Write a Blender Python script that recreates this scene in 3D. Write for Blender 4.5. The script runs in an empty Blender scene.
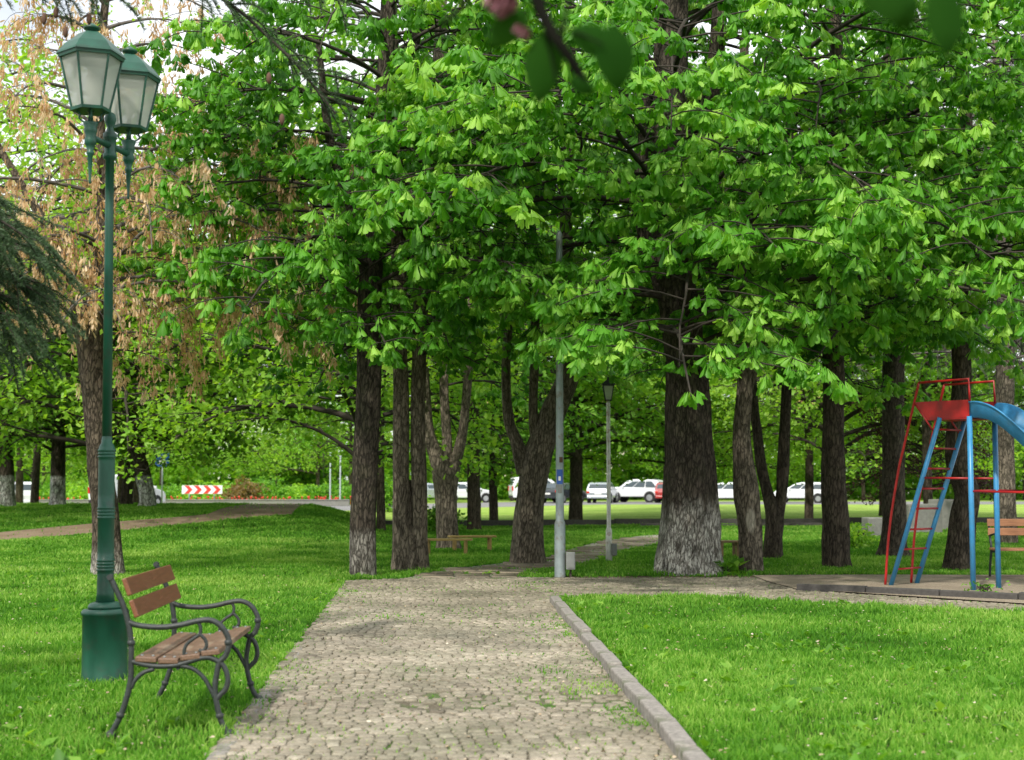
import bpy, bmesh, math, random
import numpy as np
from mathutils import Vector, Matrix, noise

random.seed(7)
C = bpy.context.scene.collection
R = math.radians
F = 1450.0
HC = 1.35
HOR = 484.0
TH = math.atan((HOR - 380.0) / F)
CT, ST = math.cos(TH), math.sin(TH)

def S(a, b, x):
    t = np.clip((x - a) / (b - a), 0, 1)
    return t * t * (3 - 2 * t)

def hgt(x, y):
    """terrain height: a low grassy rise on the left, flat elsewhere"""
    x = np.asarray(x, float); y = np.asarray(y, float)
    m = S(25, 44, y) * (1 - S(50, 66, y)) * S(0, 1, (-x - 0.075 * y) / (0.07 * y + 1e-3 * (y == 0)))
    bank = S(50, 62, y) * (1 - S(80, 96, y)) * S(0, 8, x) * 0.12
    return 0.66 * m * (y > 5) + bank

def W(px, py, Y):
    v = (380.0 - py) / F
    d = ((px - 512.0) / F, CT - v * ST, ST + v * CT)
    t = Y / d[1]
    return Vector((d[0] * t, Y, HC + d[2] * t))

def G(px, py):
    v = (380.0 - py) / F
    dx, dy, dz = (px - 512.0) / F, CT - v * ST, ST + v * CT
    z = 0.0
    for _ in range(30):
        t = (z - HC) / dz
        z2 = float(hgt(dx * t, dy * t))
        z = 0.5 * z + 0.5 * z2
    t = (z - HC) / dz
    return Vector((dx * t, dy * t, z))

# ------------------------------------------------------------------ materials
def newmat(name):
    m = bpy.data.materials.new(name); m.use_nodes = True
    nt = m.node_tree; nt.nodes.clear()
    o = nt.nodes.new('ShaderNodeOutputMaterial')
    return m, nt, o

def nd(nt, t, **kw):
    n = nt.nodes.new(t)
    for k, v in kw.items():
        if k.startswith('i_'):
            n.inputs[k[2:].replace('_', ' ')].default_value = v
        else:
            setattr(n, k, v)
    return n

def ramp(nt, stops, interp='LINEAR'):
    r = nt.nodes.new('ShaderNodeValToRGB'); cr = r.color_ramp; cr.interpolation = interp
    while len(cr.elements) < len(stops): cr.elements.new(0.5)
    for e, (p, c) in zip(cr.elements, stops):
        e.position = p; e.color = (c[0], c[1], c[2], 1)
    return r

def mixc(nt, fac, a, b, blend='MIX'):
    m = nt.nodes.new('ShaderNodeMix'); m.data_type = 'RGBA'; m.blend_type = blend
    for sock, v in ((m.inputs[0], fac), (m.inputs[6], a), (m.inputs[7], b)):
        if hasattr(v, 'is_output') or isinstance(v, bpy.types.NodeSocket): nt.links.new(v, sock)
        elif isinstance(v, (int, float)): sock.default_value = v
        else: sock.default_value = (v[0], v[1], v[2], 1)
    return m.outputs[2]

def noise_tex(nt, coord, scale, detail=4, rough=0.55, sc=(1, 1, 1)):
    mp = nd(nt, 'ShaderNodeMapping'); mp.inputs['Scale'].default_value = sc
    nt.links.new(coord, mp.inputs['Vector'])
    n = nd(nt, 'ShaderNodeTexNoise'); n.inputs['Scale'].default_value = scale
    n.inputs['Detail'].default_value = detail; n.inputs['Roughness'].default_value = rough
    nt.links.new(mp.outputs[0], n.inputs['Vector'])
    return n.outputs['Fac']

def leaf_mat(name, dark, mid, light, trans=0.4, nscale=0.5, rough=0.5, tcol=None, spec=0.35):
    m, nt, o = newmat(name)
    at = nd(nt, 'ShaderNodeAttribute', attribute_name='tint')
    tc = nd(nt, 'ShaderNodeTexCoord')
    nf = noise_tex(nt, tc.outputs['Object'], nscale, 3)
    add = nd(nt, 'ShaderNodeMath', operation='MULTIPLY_ADD')
    nt.links.new(nf, add.inputs[0]); add.inputs[1].default_value = 0.9; add.inputs[2].default_value = -0.45
    a2 = nd(nt, 'ShaderNodeMath', operation='ADD', use_clamp=True)
    nt.links.new(at.outputs['Fac'], a2.inputs[0]); nt.links.new(add.outputs[0], a2.inputs[1])
    r = ramp(nt, [(0.05, dark), (0.5, mid), (0.95, light)])
    nt.links.new(a2.outputs[0], r.inputs[0])
    b = nd(nt, 'ShaderNodeBsdfPrincipled'); b.inputs['Roughness'].default_value = rough
    b.inputs['Specular IOR Level'].default_value = spec
    nt.links.new(r.outputs[0], b.inputs['Base Color'])
    t = nd(nt, 'ShaderNodeBsdfTranslucent')
    tc2 = mixc(nt, 1.0, r.outputs[0], tcol or (1.6, 1.5, 0.5), 'MULTIPLY')
    nt.links.new(tc2, t.inputs['Color'])
    mx = nd(nt, 'ShaderNodeMixShader'); mx.inputs[0].default_value = trans
    nt.links.new(b.outputs[0], mx.inputs[1]); nt.links.new(t.outputs[0], mx.inputs[2])
    nt.links.new(mx.outputs[0], o.inputs[0])
    return m

def bark_mat(name, dark=(0.034, 0.026, 0.019), light=(0.17, 0.135, 0.10), wash=0.0, wcol=(0.58, 0.56, 0.50), wsoft=0.25, wstr=0.8, patch=None, moss=0.25):
    m, nt, o = newmat(name)
    tc = nd(nt, 'ShaderNodeTexCoord'); co = tc.outputs['Object']
    n1 = noise_tex(nt, co, 16, 8, 0.65, (1, 1, 0.22))
    n2 = noise_tex(nt, co, 2.2, 4, 0.6)
    mp = nd(nt, 'ShaderNodeMapping'); mp.inputs['Scale'].default_value = (1, 1, 0.3)
    nt.links.new(co, mp.inputs['Vector'])
    vo = nd(nt, 'ShaderNodeTexVoronoi'); vo.inputs['Scale'].default_value = 24; vo.feature = 'DISTANCE_TO_EDGE'
    wv = mixc(nt, 0.12, mp.outputs[0], n1)
    nt.links.new(wv, vo.inputs['Vector'])
    vr = ramp(nt, [(0.0, (0, 0, 0)), (0.16, (1, 1, 1))]); nt.links.new(vo.outputs['Distance'], vr.inputs[0])
    r = ramp(nt, [(0.3, dark), (0.72, light)]); nt.links.new(n1, r.inputs[0])
    c = mixc(nt, 0.65, r.outputs[0], vr.outputs[0], 'MULTIPLY')
    mr = ramp(nt, [(0.5, (0, 0, 0)), (0.75, (moss, moss, moss))]); nt.links.new(n2, mr.inputs[0])
    c = mixc(nt, mr.outputs[0], c, (0.06, 0.08, 0.025))
    if wash > 0:
        sep = nd(nt, 'ShaderNodeSeparateXYZ'); nt.links.new(co, sep.inputs[0])
        n3 = noise_tex(nt, co, 5, 5, 0.7, (1, 1, 0.5))
        a = nd(nt, 'ShaderNodeMath', operation='MULTIPLY_ADD'); nt.links.new(n3, a.inputs[0])
        a.inputs[1].default_value = 0.5 * wsoft / 0.25; nt.links.new(sep.outputs[2], a.inputs[2])
        mr2 = nd(nt, 'ShaderNodeMapRange'); nt.links.new(a.outputs[0], mr2.inputs[0])
        mr2.inputs[1].default_value = wash + wsoft; mr2.inputs[2].default_value = wash
        mr2.inputs[3].default_value = 0; mr2.inputs[4].default_value = wstr
        n4 = noise_tex(nt, co, 9, 8, 0.75, (1, 1, 0.35))
        r4 = ramp(nt, [(0.36, (0.1, 0.1, 0.1)), (0.56, (1, 1, 1))]); nt.links.new(n4, r4.inputs[0])
        mm = nd(nt, 'ShaderNodeMath', operation='MULTIPLY'); nt.links.new(mr2.outputs[0], mm.inputs[0]); nt.links.new(r4.outputs[0], mm.inputs[1])
        wc = mixc(nt, vr.outputs[0], (0.16, 0.145, 0.12), wcol)
        c = mixc(nt, mm.outputs[0], c, wc)
    if patch:
        vd = nd(nt, 'ShaderNodeVectorMath', operation='SUBTRACT'); nt.links.new(co, vd.inputs[0]); vd.inputs[1].default_value = patch[:3]
        vs = nd(nt, 'ShaderNodeVectorMath', operation='MULTIPLY'); nt.links.new(vd.outputs[0], vs.inputs[0]); vs.inputs[1].default_value = (1, 1, 0.45)
        vl = nd(nt, 'ShaderNodeVectorMath', operation='LENGTH'); nt.links.new(vs.outputs[0], vl.inputs[0])
        pr = nd(nt, 'ShaderNodeMapRange'); nt.links.new(vl.outputs[1], pr.inputs[0]); pr.inputs[1].default_value = patch[3]; pr.inputs[2].default_value = patch[3] * 0.6
        c = mixc(nt, pr.outputs[0], c, (0.42, 0.38, 0.3))
    b = nd(nt, 'ShaderNodeBsdfPrincipled'); b.inputs['Roughness'].default_value = 0.92; b.inputs['Specular IOR Level'].default_value = 0.2
    nt.links.new(c, b.inputs['Base Color'])
    bp = nd(nt, 'ShaderNodeBump'); bp.inputs['Strength'].default_value = 0.9; bp.inputs['Distance'].default_value = 0.03
    hm = mixc(nt, 0.5, n1, vr.outputs[0]); nt.links.new(hm, bp.inputs['Height'])
    nt.links.new(bp.outputs[0], b.inputs['Normal'])
    nt.links.new(b.outputs[0], o.inputs[0])
    return m

def plain(name, col, rough=0.5, metal=0.0, var=0.15, nscale=8.0, bump=0.0, spec=0.5, dirt=None, dscale=3.0, coat=0.0, stretch=(1, 1, 1)):
    m, nt, o = newmat(name)
    tc = nd(nt, 'ShaderNodeTexCoord')
    n1 = noise_tex(nt, tc.outputs['Object'], nscale, 6, 0.6, stretch)
    lo = tuple(x * (1 - var) for x in col); hi = tuple(min(1, x * (1 + var)) for x in col)
    r = ramp(nt, [(0.3, lo), (0.7, hi)]); nt.links.new(n1, r.inputs[0]); c = r.outputs[0]
    if dirt:
        n2 = noise_tex(nt, tc.outputs['Object'], dscale, 8, 0.7)
        r2 = ramp(nt, [(0.52, (0, 0, 0)), (0.68, (1, 1, 1))]); nt.links.new(n2, r2.inputs[0])
        c = mixc(nt, r2.outputs[0], c, dirt)
    b = nd(nt, 'ShaderNodeBsdfPrincipled'); b.inputs['Metallic'].default_value = metal
    b.inputs['Specular IOR Level'].default_value = spec; b.inputs['Coat Weight'].default_value = coat
    rr = nd(nt, 'ShaderNodeMapRange'); nt.links.new(n1, rr.inputs[0]); rr.inputs[3].default_value = max(0.02, rough - 0.1); rr.inputs[4].default_value = min(1, rough + 0.12)
    nt.links.new(rr.outputs[0], b.inputs['Roughness'])
    nt.links.new(c, b.inputs['Base Color'])
    if bump:
        bp = nd(nt, 'ShaderNodeBump'); bp.inputs['Strength'].default_value = bump; bp.inputs['Distance'].default_value = 0.01
        nt.links.new(n1, bp.inputs['Height']); nt.links.new(bp.outputs[0], b.inputs['Normal'])
    nt.links.new(b.outputs[0], o.inputs[0])
    return m

def glass_mat(name, col=(0.5, 0.53, 0.48), alpha=0.5):
    m, nt, o = newmat(name)
    tc = nd(nt, 'ShaderNodeTexCoord')
    n = noise_tex(nt, tc.outputs['Object'], 60, 3, 0.6)
    b = nd(nt, 'ShaderNodeBsdfPrincipled'); b.inputs['Base Color'].default_value = (*col, 1)
    b.inputs['Roughness'].default_value = 0.3; b.inputs['Alpha'].default_value = alpha
    bp = nd(nt, 'ShaderNodeBump'); bp.inputs['Strength'].default_value = 0.5; bp.inputs['Distance'].default_value = 0.004
    nt.links.new(n, bp.inputs['Height']); nt.links.new(bp.outputs[0], b.inputs['Normal'])
    t = nd(nt, 'ShaderNodeBsdfTranslucent'); t.inputs[0].default_value = (0.8, 0.82, 0.76, 1)
    mx = nd(nt, 'ShaderNodeMixShader'); mx.inputs[0].default_value = 0.35
    nt.links.new(b.outputs[0], mx.inputs[1]); nt.links.new(t.outputs[0], mx.inputs[2])
    nt.links.new(mx.outputs[0], o.inputs[0])
    return m

def ground_mat():
    m, nt, o = newmat('lawn_soil')
    tc = nd(nt, 'ShaderNodeTexCoord'); co = tc.outputs['Object']
    n1 = noise_tex(nt, co, 0.35, 6, 0.6); n2 = noise_tex(nt, co, 9, 6, 0.7); n3 = noise_tex(nt, co, 60, 3, 0.7)
    r1 = ramp(nt, [(0.35, (0.035, 0.105, 0.010)), (0.7, (0.085, 0.19, 0.02))]); nt.links.new(n1, r1.inputs[0])
    r2 = ramp(nt, [(0.35, (0.4, 0.45, 0.3)), (0.7, (1.35, 1.25, 1.1))]); nt.links.new(n2, r2.inputs[0])
    c = mixc(nt, 1.0, r1.outputs[0], r2.outputs[0], 'MULTIPLY')
    # paler meadow farther away: its sunlight is put into the colour
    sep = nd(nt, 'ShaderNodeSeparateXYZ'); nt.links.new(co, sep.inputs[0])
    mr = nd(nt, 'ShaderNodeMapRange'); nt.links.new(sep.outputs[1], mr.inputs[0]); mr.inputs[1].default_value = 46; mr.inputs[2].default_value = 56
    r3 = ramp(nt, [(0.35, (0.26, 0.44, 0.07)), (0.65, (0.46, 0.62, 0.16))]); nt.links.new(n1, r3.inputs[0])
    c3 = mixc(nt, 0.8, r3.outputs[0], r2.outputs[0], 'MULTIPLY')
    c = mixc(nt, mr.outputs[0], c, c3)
    b = nd(nt, 'ShaderNodeBsdfPrincipled'); b.inputs['Roughness'].default_value = 0.95; b.inputs['Specular IOR Level'].default_value = 0.1
    nt.links.new(c, b.inputs['Base Color'])
    bp = nd(nt, 'ShaderNodeBump'); bp.inputs['Strength'].default_value = 1; bp.inputs['Distance'].default_value = 0.04
    nt.links.new(n3, bp.inputs['Height']); nt.links.new(bp.outputs[0], b.inputs['Normal'])
    nt.links.new(b.outputs[0], o.inputs[0])
    return m

def dirt_mat(name, a, b_, green=None, gthr=(0.55, 0.7), fine=40):
    m, nt, o = newmat(name)
    tc = nd(nt, 'ShaderNodeTexCoord'); co = tc.outputs['Object']
    n1 = noise_tex(nt, co, 1.3, 6, 0.65); n2 = noise_tex(nt, co, fine, 5, 0.75)
    r1 = ramp(nt, [(0.3, a), (0.7, b_)]); nt.links.new(n1, r1.inputs[0])
    r2 = ramp(nt, [(0.3, (0.55, 0.52, 0.5)), (0.75, (1.4, 1.4, 1.4))]); nt.links.new(n2, r2.inputs[0])
    c = mixc(nt, 1.0, r1.outputs[0], r2.outputs[0], 'MULTIPLY')
    if green:
        n3 = noise_tex(nt, co, 3.5, 6, 0.75)
        r3 = ramp(nt, [(gthr[0], (0, 0, 0)), (gthr[1], (1, 1, 1))]); nt.links.new(n3, r3.inputs[0])
        c = mixc(nt, r3.outputs[0], c, green)
    b = nd(nt, 'ShaderNodeBsdfPrincipled'); b.inputs['Roughness'].default_value = 0.95; b.inputs['Specular IOR Level'].default_value = 0.15
    nt.links.new(c, b.inputs['Base Color'])
    bp = nd(nt, 'ShaderNodeBump'); bp.inputs['Strength'].default_value = 0.8; bp.inputs['Distance'].default_value = 0.015
    nt.links.new(n2, bp.inputs['Height']); nt.links.new(bp.outputs[0], b.inputs['Normal'])
    nt.links.new(b.outputs[0], o.inputs[0])
    return m

def sett_mat(name, stops, rough=0.85):
    m, nt, o = newmat(name)
    at = nd(nt, 'ShaderNodeAttribute', attribute_name='tint')
    tc = nd(nt, 'ShaderNodeTexCoord'); co = tc.outputs['Object']
    r = ramp(nt, stops); nt.links.new(at.outputs['Fac'], r.inputs[0])
    n2 = noise_tex(nt, co, 45, 6, 0.7); n1 = noise_tex(nt, co, 1.1, 5, 0.6)
    r2 = ramp(nt, [(0.3, (0.6, 0.58, 0.55)), (0.7, (1.25, 1.25, 1.25))]); nt.links.new(n2, r2.inputs[0])
    r3 = ramp(nt, [(0.35, (0.72, 0.74, 0.66)), (0.65, (1.15, 1.12, 1.08))]); nt.links.new(n1, r3.inputs[0])
    c = mixc(nt, 1, r.outputs[0], r2.outputs[0], 'MULTIPLY'); c = mixc(nt, 1, c, r3.outputs[0], 'MULTIPLY')
    b = nd(nt, 'ShaderNodeBsdfPrincipled'); b.inputs['Roughness'].default_value = rough; b.inputs['Specular IOR Level'].default_value = 0.3
    nt.links.new(c, b.inputs['Base Color'])
    bp = nd(nt, 'ShaderNodeBump'); bp.inputs['Strength'].default_value = 0.6; bp.inputs['Distance'].default_value = 0.006
    nt.links.new(n2, bp.inputs['Height']); nt.links.new(bp.outputs[0], b.inputs['Normal'])
    nt.links.new(b.outputs[0], o.inputs[0])
    return m

M = {}
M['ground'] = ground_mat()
M['chestnut_leaf'] = leaf_mat('chestnut_leaf', (0.038, 0.150, 0.010), (0.118, 0.35, 0.024), (0.39, 0.64, 0.11), 0.45, 0.7, tcol=(1.4, 1.45, 0.35))
M['far_leaf'] = leaf_mat('far_leaf', (0.06, 0.18, 0.016), (0.15, 0.36, 0.035), (0.32, 0.54, 0.09), 0.48, 0.5)
M['lime_leaf'] = leaf_mat('lime_leaf', (0.15, 0.34, 0.035), (0.28, 0.52, 0.06), (0.45, 0.66, 0.13), 0.5, 0.4)  # lime green; on mid trees the pale colour also stands in for sunlight
M['needle'] = leaf_mat('spruce_needles', (0.03, 0.07, 0.026), (0.06, 0.115, 0.045), (0.11, 0.18, 0.08), 0.15, 1.2, tcol=(1, 1.1, .7))
M['grass'] = leaf_mat('grass_blade', (0.055, 0.18, 0.014), (0.14, 0.345, 0.03), (0.38, 0.55, 0.12), 0.4, 0.5, rough=0.6, spec=.2, tcol=(1.15, 1.4, 0.4))
M['seed'] = leaf_mat('seed_keys', (0.50, 0.32, 0.16), (0.76, 0.53, 0.31), (0.88, 0.72, 0.50), 0.5, 1.0, tcol=(1.1, 1, .8))
M['purple_leaf'] = leaf_mat('purple_leaf', (0.035, 0.012, 0.015), (0.09, 0.035, 0.04), (0.19, 0.09, 0.09), 0.35, 1.0, tcol=(1.2, 1, .8))
M['twig_grey'] = plain('grey_twig', (0.12, 0.105, 0.095), 0.9, var=0.4)
M['bark'] = bark_mat('bark')
M['bark_w1'] = bark_mat('bark_faint_wash', wash=0.75, wsoft=0.12, wstr=0.35, light=(0.12, 0.1, 0.078))
M['bark_w7'] = bark_mat('bark_old_whitewash', dark=(0.03, 0.023, 0.018), light=(0.14, 0.115, 0.09), wash=1.2, wsoft=0.5, wstr=0.95)
M['bark_grey'] = bark_mat('bark_grey', dark=(0.07, 0.058, 0.044), light=(0.36, 0.30, 0.225), moss=0.15)
M['bark_patch'] = bark_mat('bark_scar', dark=(0.07, 0.058, 0.044), light=(0.36, 0.30, 0.225), patch=(-0.02, -0.19, 0.83, 0.10), moss=0.15)
M['bark_wash'] = bark_mat('bark_white_base', wcol=(0.86, 0.85, 0.82), wash=1.0, wsoft=0.08, wstr=1.0)
M['bark_tan'] = bark_mat('bark_tan', dark=(0.06, 0.046, 0.032), light=(0.23, 0.18, 0.13), wash=0.5, wsoft=0.4, wstr=0.8, moss=0.1)
M['twig'] = plain('dark_twig', (0.035, 0.027, 0.02), 0.9, var=0.35)
M['green_paint'] = plain('green_paint', (0.013, 0.085, 0.052), 0.42, var=0.3, nscale=6, bump=0.25, dirt=(0.032, 0.062, 0.045), dscale=7, stretch=(1, 1, .35))
M['iron'] = plain('dark_cast_iron', (0.028, 0.034, 0.032), 0.5, var=0.3, nscale=30, bump=0.3)
M['back_wood'] = plain('varnished_board', (0.185, 0.07, 0.03), 0.45, var=0.22, nscale=10, bump=0.2, stretch=(9, 0.8, 9))
M['seat_wood'] = plain('weathered_board', (0.155, 0.088, 0.052), 0.5, var=0.35, nscale=10, bump=0.4, stretch=(9, 0.8, 9), dirt=(0.30, 0.22, 0.15), dscale=2.5)
M['end_wood'] = plain('dark_board_end', (0.05, 0.026, 0.018), 0.7)
M['orange_wood'] = plain('orange_board', (0.42, 0.20, 0.10), 0.5, var=0.2, nscale=8, stretch=(.8, 9, 9))
M['tan_wood'] = plain('tan_board', (0.30, 0.20, 0.10), 0.7, var=0.3, nscale=10)
M['yellow_wood'] = plain('yellowed_board', (0.40, 0.27, 0.09), 0.7, var=0.3, nscale=10)
M['lamp_glass'] = glass_mat('frosted_pane', (.66, .68, .62), .55)
M['bulb'] = plain('bulb_glass', (0.8, 0.78, 0.7), 0.2, var=0.02)
M['red_paint'] = plain('red_paint', (0.42, 0.014, 0.014), 0.38, var=0.2, nscale=6, dirt=(0.25, 0.016, 0.013), dscale=4, bump=.1)
M['blue_paint'] = plain('blue_paint', (0.05, 0.27, 0.54), 0.36, var=0.15, nscale=6, dirt=(0.09, 0.22, 0.36), dscale=4, bump=.1)
M['steel'] = plain('galvanised_steel', (0.28, 0.33, 0.33), 0.5, 0.35, var=0.2, nscale=4, dirt=(0.2, 0.17, 0.13), dscale=6)
M['pale_paint'] = plain('pale_pole_paint', (0.80, 0.81, 0.74), 0.5, var=0.15, dirt=(0.35, 0.19, 0.08), dscale=7)
M['box_grey'] = plain('grey_cabinet_paint', (0.20, 0.21, 0.20), 0.5, var=0.12, dirt=(.16, .15, .13))
M['kerb'] = plain('kerb_concrete', (0.24, 0.22, 0.195), 0.9, var=0.4, nscale=22, bump=0.9, dirt=(0.11, 0.12, 0.07), dscale=6)
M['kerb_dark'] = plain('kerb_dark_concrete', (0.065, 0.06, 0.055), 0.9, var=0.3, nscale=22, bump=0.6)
M['concrete'] = plain('old_concrete', (0.20, 0.20, 0.18), 0.9, var=0.2, nscale=10, bump=0.4, dirt=(0.2, 0.2, 0.17))
M['sett'] = sett_mat('setts', [(0.0, (0.15, 0.132, 0.105)), (0.3, (0.24, 0.216, 0.172)), (0.7, (0.32, 0.29, 0.235)), (1.0, (0.42, 0.385, 0.32))])
M['slab'] = sett_mat('slabs', [(0.0, (0.22, 0.18, 0.14)), (1.0, (0.36, 0.31, 0.25))])
M['joint'] = dirt_mat('joint_soil', (0.13, 0.115, 0.08), (0.24, 0.21, 0.16), (0.05, 0.12, 0.015), (0.45, 0.62))
M['dirt'] = dirt_mat('trodden_dirt', (0.26, 0.215, 0.16), (0.40, 0.34, 0.26), (0.06, 0.12, 0.02), (0.58, 0.74))
M['litter_soil'] = dirt_mat('litter_soil', (0.09, 0.06, 0.04), (0.2, 0.15, 0.1), (0.05, 0.12, 0.02), (0.5, 0.66))
M['brown_path'] = dirt_mat('brown_path', (0.20, 0.14, 0.095), (0.30, 0.23, 0.17))
M['pale_path'] = dirt_mat('pale_path', (0.28, 0.26, 0.22), (0.40, 0.37, 0.32))
M['road'] = dirt_mat('asphalt', (0.20, 0.20, 0.20), (0.28, 0.28, 0.28), fine=20)
M['car_white'] = plain('white_car_paint', (0.72, 0.74, 0.76), 0.25, var=0.03, coat=0.6)
M['car_silver'] = plain('silver_car_paint', (0.38, 0.42, 0.46), 0.28, metal=0.4, var=0.04, coat=0.6)
M['car_red'] = plain('red_car_paint', (0.30, 0.02, 0.02), 0.25, var=0.05, coat=0.6)
M['car_dark'] = plain('dark_car_paint', (0.02, 0.025, 0.03), 0.25, var=0.05, coat=0.6)
M['car_glass'] = plain('car_glass', (0.05, 0.07, 0.08), 0.08, var=0.1)
M['rubber'] = plain('rubber', (0.02, 0.02, 0.02), 0.9)
M['rim'] = plain('rim_metal', (0.45, 0.46, 0.47), 0.3, 0.7)
M['tail'] = plain('tail_lamp', (0.5, 0.02, 0.015), 0.2)
M['head'] = plain('head_lamp', (0.75, 0.77, 0.8), 0.15)
M['plate'] = plain('number_plate', (0.7, 0.7, 0.68), 0.4)
M['sign_white'] = plain('sign_white', (0.8, 0.8, 0.78), 0.4, var=0.04)
M['sign_red'] = plain('sign_red', (0.62, 0.05, 0.03), 0.4, var=0.06)
M['sign_blue'] = plain('sign_blue', (0.02, 0.09, 0.38), 0.4, var=0.06)
M['wall_cream'] = plain('cream_render', (0.78, 0.76, 0.72), 0.9, var=0.08, nscale=.8)
M['wall_pink'] = plain('pink_render', (0.72, 0.60, 0.56), 0.9, var=0.08, nscale=.8)
M['wall_grey'] = plain('grey_render', (0.75, 0.76, 0.78), 0.9, var=0.08, nscale=.8)
M['roof'] = plain('roof_tiles', (0.38, 0.16, 0.11), 0.9, var=0.25, nscale=2)
M['window'] = plain('dark_window', (0.08, 0.10, 0.12), 0.12, var=0.2)
M['frame'] = plain('window_frame', (0.7, 0.7, 0.68), 0.5)
M['rust_leaf'] = leaf_mat('rust_leaf', (.10, .09, .03), (.22, .15, .06), (.34, .26, .11), .4, 2)
M['blossom'] = leaf_mat('pink_blossom', (0.22, 0.09, 0.11), (0.32, 0.15, 0.17), (0.4, 0.22, 0.24), 0.3, 5, tcol=(1, .9, .9))
M['tulip'] = plain('tulip_red', (0.62, 0.03, 0.02), 0.5)
M['fore_twig'] = plain('fore_twig', (0.010, 0.010, 0.007), 0.95, spec=.05)
M['cone'] = plain('brown_cone', (0.10, 0.05, 0.03), 0.8)
M['dark_fore_leaf'] = leaf_mat('shaded_leaf', (0.008, 0.035, 0.005), (0.015, 0.06, 0.007), (0.03, 0.09, 0.012), 0.3, 3, spec=.03, rough=.9)
M['litter'] = leaf_mat('litter', (0.20, 0.13, 0.07), (0.42, 0.32, 0.2), (0.66, 0.58, 0.45), 0.1, 3, tcol=(1, 1, 1))

# ------------------------------------------------------------------ object helpers
def link(o, parent=None):
    C.objects.link(o)
    if parent is not None: o.parent = parent
    return o

def tag(o, label=None, cat=None, group=None, kind=None):
    if label: o['label'] = label
    if cat: o['category'] = cat
    if group: o['group'] = group
    if kind: o['kind'] = kind
    return o

def thing(name, label, cat, loc, rz=0.0, group=None):
    e = bpy.data.objects.new(name, None); e.empty_display_size = 0.2
    link(e); e.location = loc; e.rotation_euler = (0, 0, rz)
    return tag(e, label, cat, group)

def copy_tree(o, parent=None):
    c = o.copy(); C.objects.link(c)
    if parent is not None: c.parent = parent
    for ch in [x for x in bpy.data.objects if x.parent == o]:
        copy_tree(ch, c)
    return c

class MB:
    """collects shapes into one mesh"""
    def __init__(s): s.v = []; s.f = []; s.sm = []
    def add(s, vs, fs, smooth=False):
        b = len(s.v); s.v += [tuple(v) for v in vs]
        s.f += [tuple(b + i for i in f) for f in fs]; s.sm += [smooth] * len(fs)
    def box(s, c, d, rot=None, bev=0.0):
        x, y, z = (k / 2 for k in d)
        if bev <= 0:
            vs = [(i * x, j * y, k * z) for k in (-1, 1) for j in (-1, 1) for i in (-1, 1)]
            fs = [(0, 2, 3, 1), (4, 5, 7, 6), (0, 1, 5, 4), (2, 6, 7, 3), (0, 4, 6, 2), (1, 3, 7, 5)]
            vs = [Vector(v) for v in vs]
        else:
            bm = bmesh.new(); bmesh.ops.create_cube(bm, size=1)
            for v in bm.verts: v.co = Vector((v.co.x * d[0], v.co.y * d[1], v.co.z * d[2]))
            bmesh.ops.bevel(bm, geom=bm.edges[:], offset=bev, segments=2, affect='EDGES', profile=0.5)
            bm.verts.index_update()
            vs = [v.co.copy() for v in bm.verts]; fs = [tuple(v.index for v in f.verts) for f in bm.faces]; bm.free()
        if rot is not None: vs = [rot @ v for v in vs]
        c = Vector(c); s.add([v + c for v in vs], fs)
        return s
    def tube(s, pts, r, n=10, cap=True, smooth=True):
        pts = [Vector(p) for p in pts]
        rs = r if isinstance(r, (list, tuple)) else [r] * len(pts)
        ref = None; vs = []
        for i, p in enumerate(pts):
            t = (pts[min(i + 1, len(pts) - 1)] - pts[max(i - 1, 0)]).normalized()
            if ref is None:
                ref = Vector((0, 0, 1)) if abs(t.z) < 0.9 else Vector((1, 0, 0))
            ref = (ref - t * ref.dot(t)).normalized(); b = t.cross(ref)
            for k in range(n):
                a = 2 * math.pi * k / n
                vs.append(p + (ref * math.cos(a) + b * math.sin(a)) * rs[i])
        fs = []
        for i in range(len(pts) - 1):
            for k in range(n):
                k2 = (k + 1) % n
                fs.append((i * n + k, i * n + k2, (i + 1) * n + k2, (i + 1) * n + k))
        s.add(vs, fs, smooth)
        if cap:
            s.f.append(tuple(len(s.v) - len(vs) + k for k in reversed(range(n)))); s.sm.append(False)
            s.f.append(tuple(len(s.v) - n + k for k in range(n))); s.sm.append(False)
        return s
    def lathe(s, prof, n=24, c=(0, 0, 0), smooth=True, rot=0.0):
        vs = []; c = Vector(c)
        for r, z in prof:
            for k in range(n):
                a = 2 * math.pi * k / n + rot
                vs.append(c + Vector((r * math.cos(a), r * math.sin(a), z)))
        fs = []
        for i in range(len(prof) - 1):
            for k in range(n):
                k2 = (k + 1) % n
                fs.append((i * n + k, i * n + k2, (i + 1) * n + k2, (i + 1) * n + k))
        fs.append(tuple(reversed(range(n)))); fs.append(tuple((len(prof) - 1) * n + k for k in range(n)))
        s.add(vs, fs, smooth)
        return s
    def build(s, name, mat, parent=None, loc=None):
        me = bpy.data.meshes.new(name); me.from_pydata(s.v, [], s.f)
        me.polygons.foreach_set('use_smooth', s.sm)
        me.materials.append(mat); me.update()
        o = bpy.data.objects.new(name, me)
        if loc is not None: o.location = loc
        return link(o, parent)

def catmull(pts, sub=6):
    P = [Vector(p) for p in pts]; P = [P[0] * 2 - P[1]] + P + [P[-1] * 2 - P[-2]]
    out = []
    for i in range(1, len(P) - 2):
        for k in range(sub):
            t = k / sub
            a, b, c, d = P[i - 1], P[i], P[i + 1], P[i + 2]
            out.append(0.5 * ((2 * b) + (c - a) * t + (2 * a - 5 * b + 4 * c - d) * t * t + (3 * b - a - 3 * c + d) * t ** 3))
    out.append(P[-2])
    return out

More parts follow.
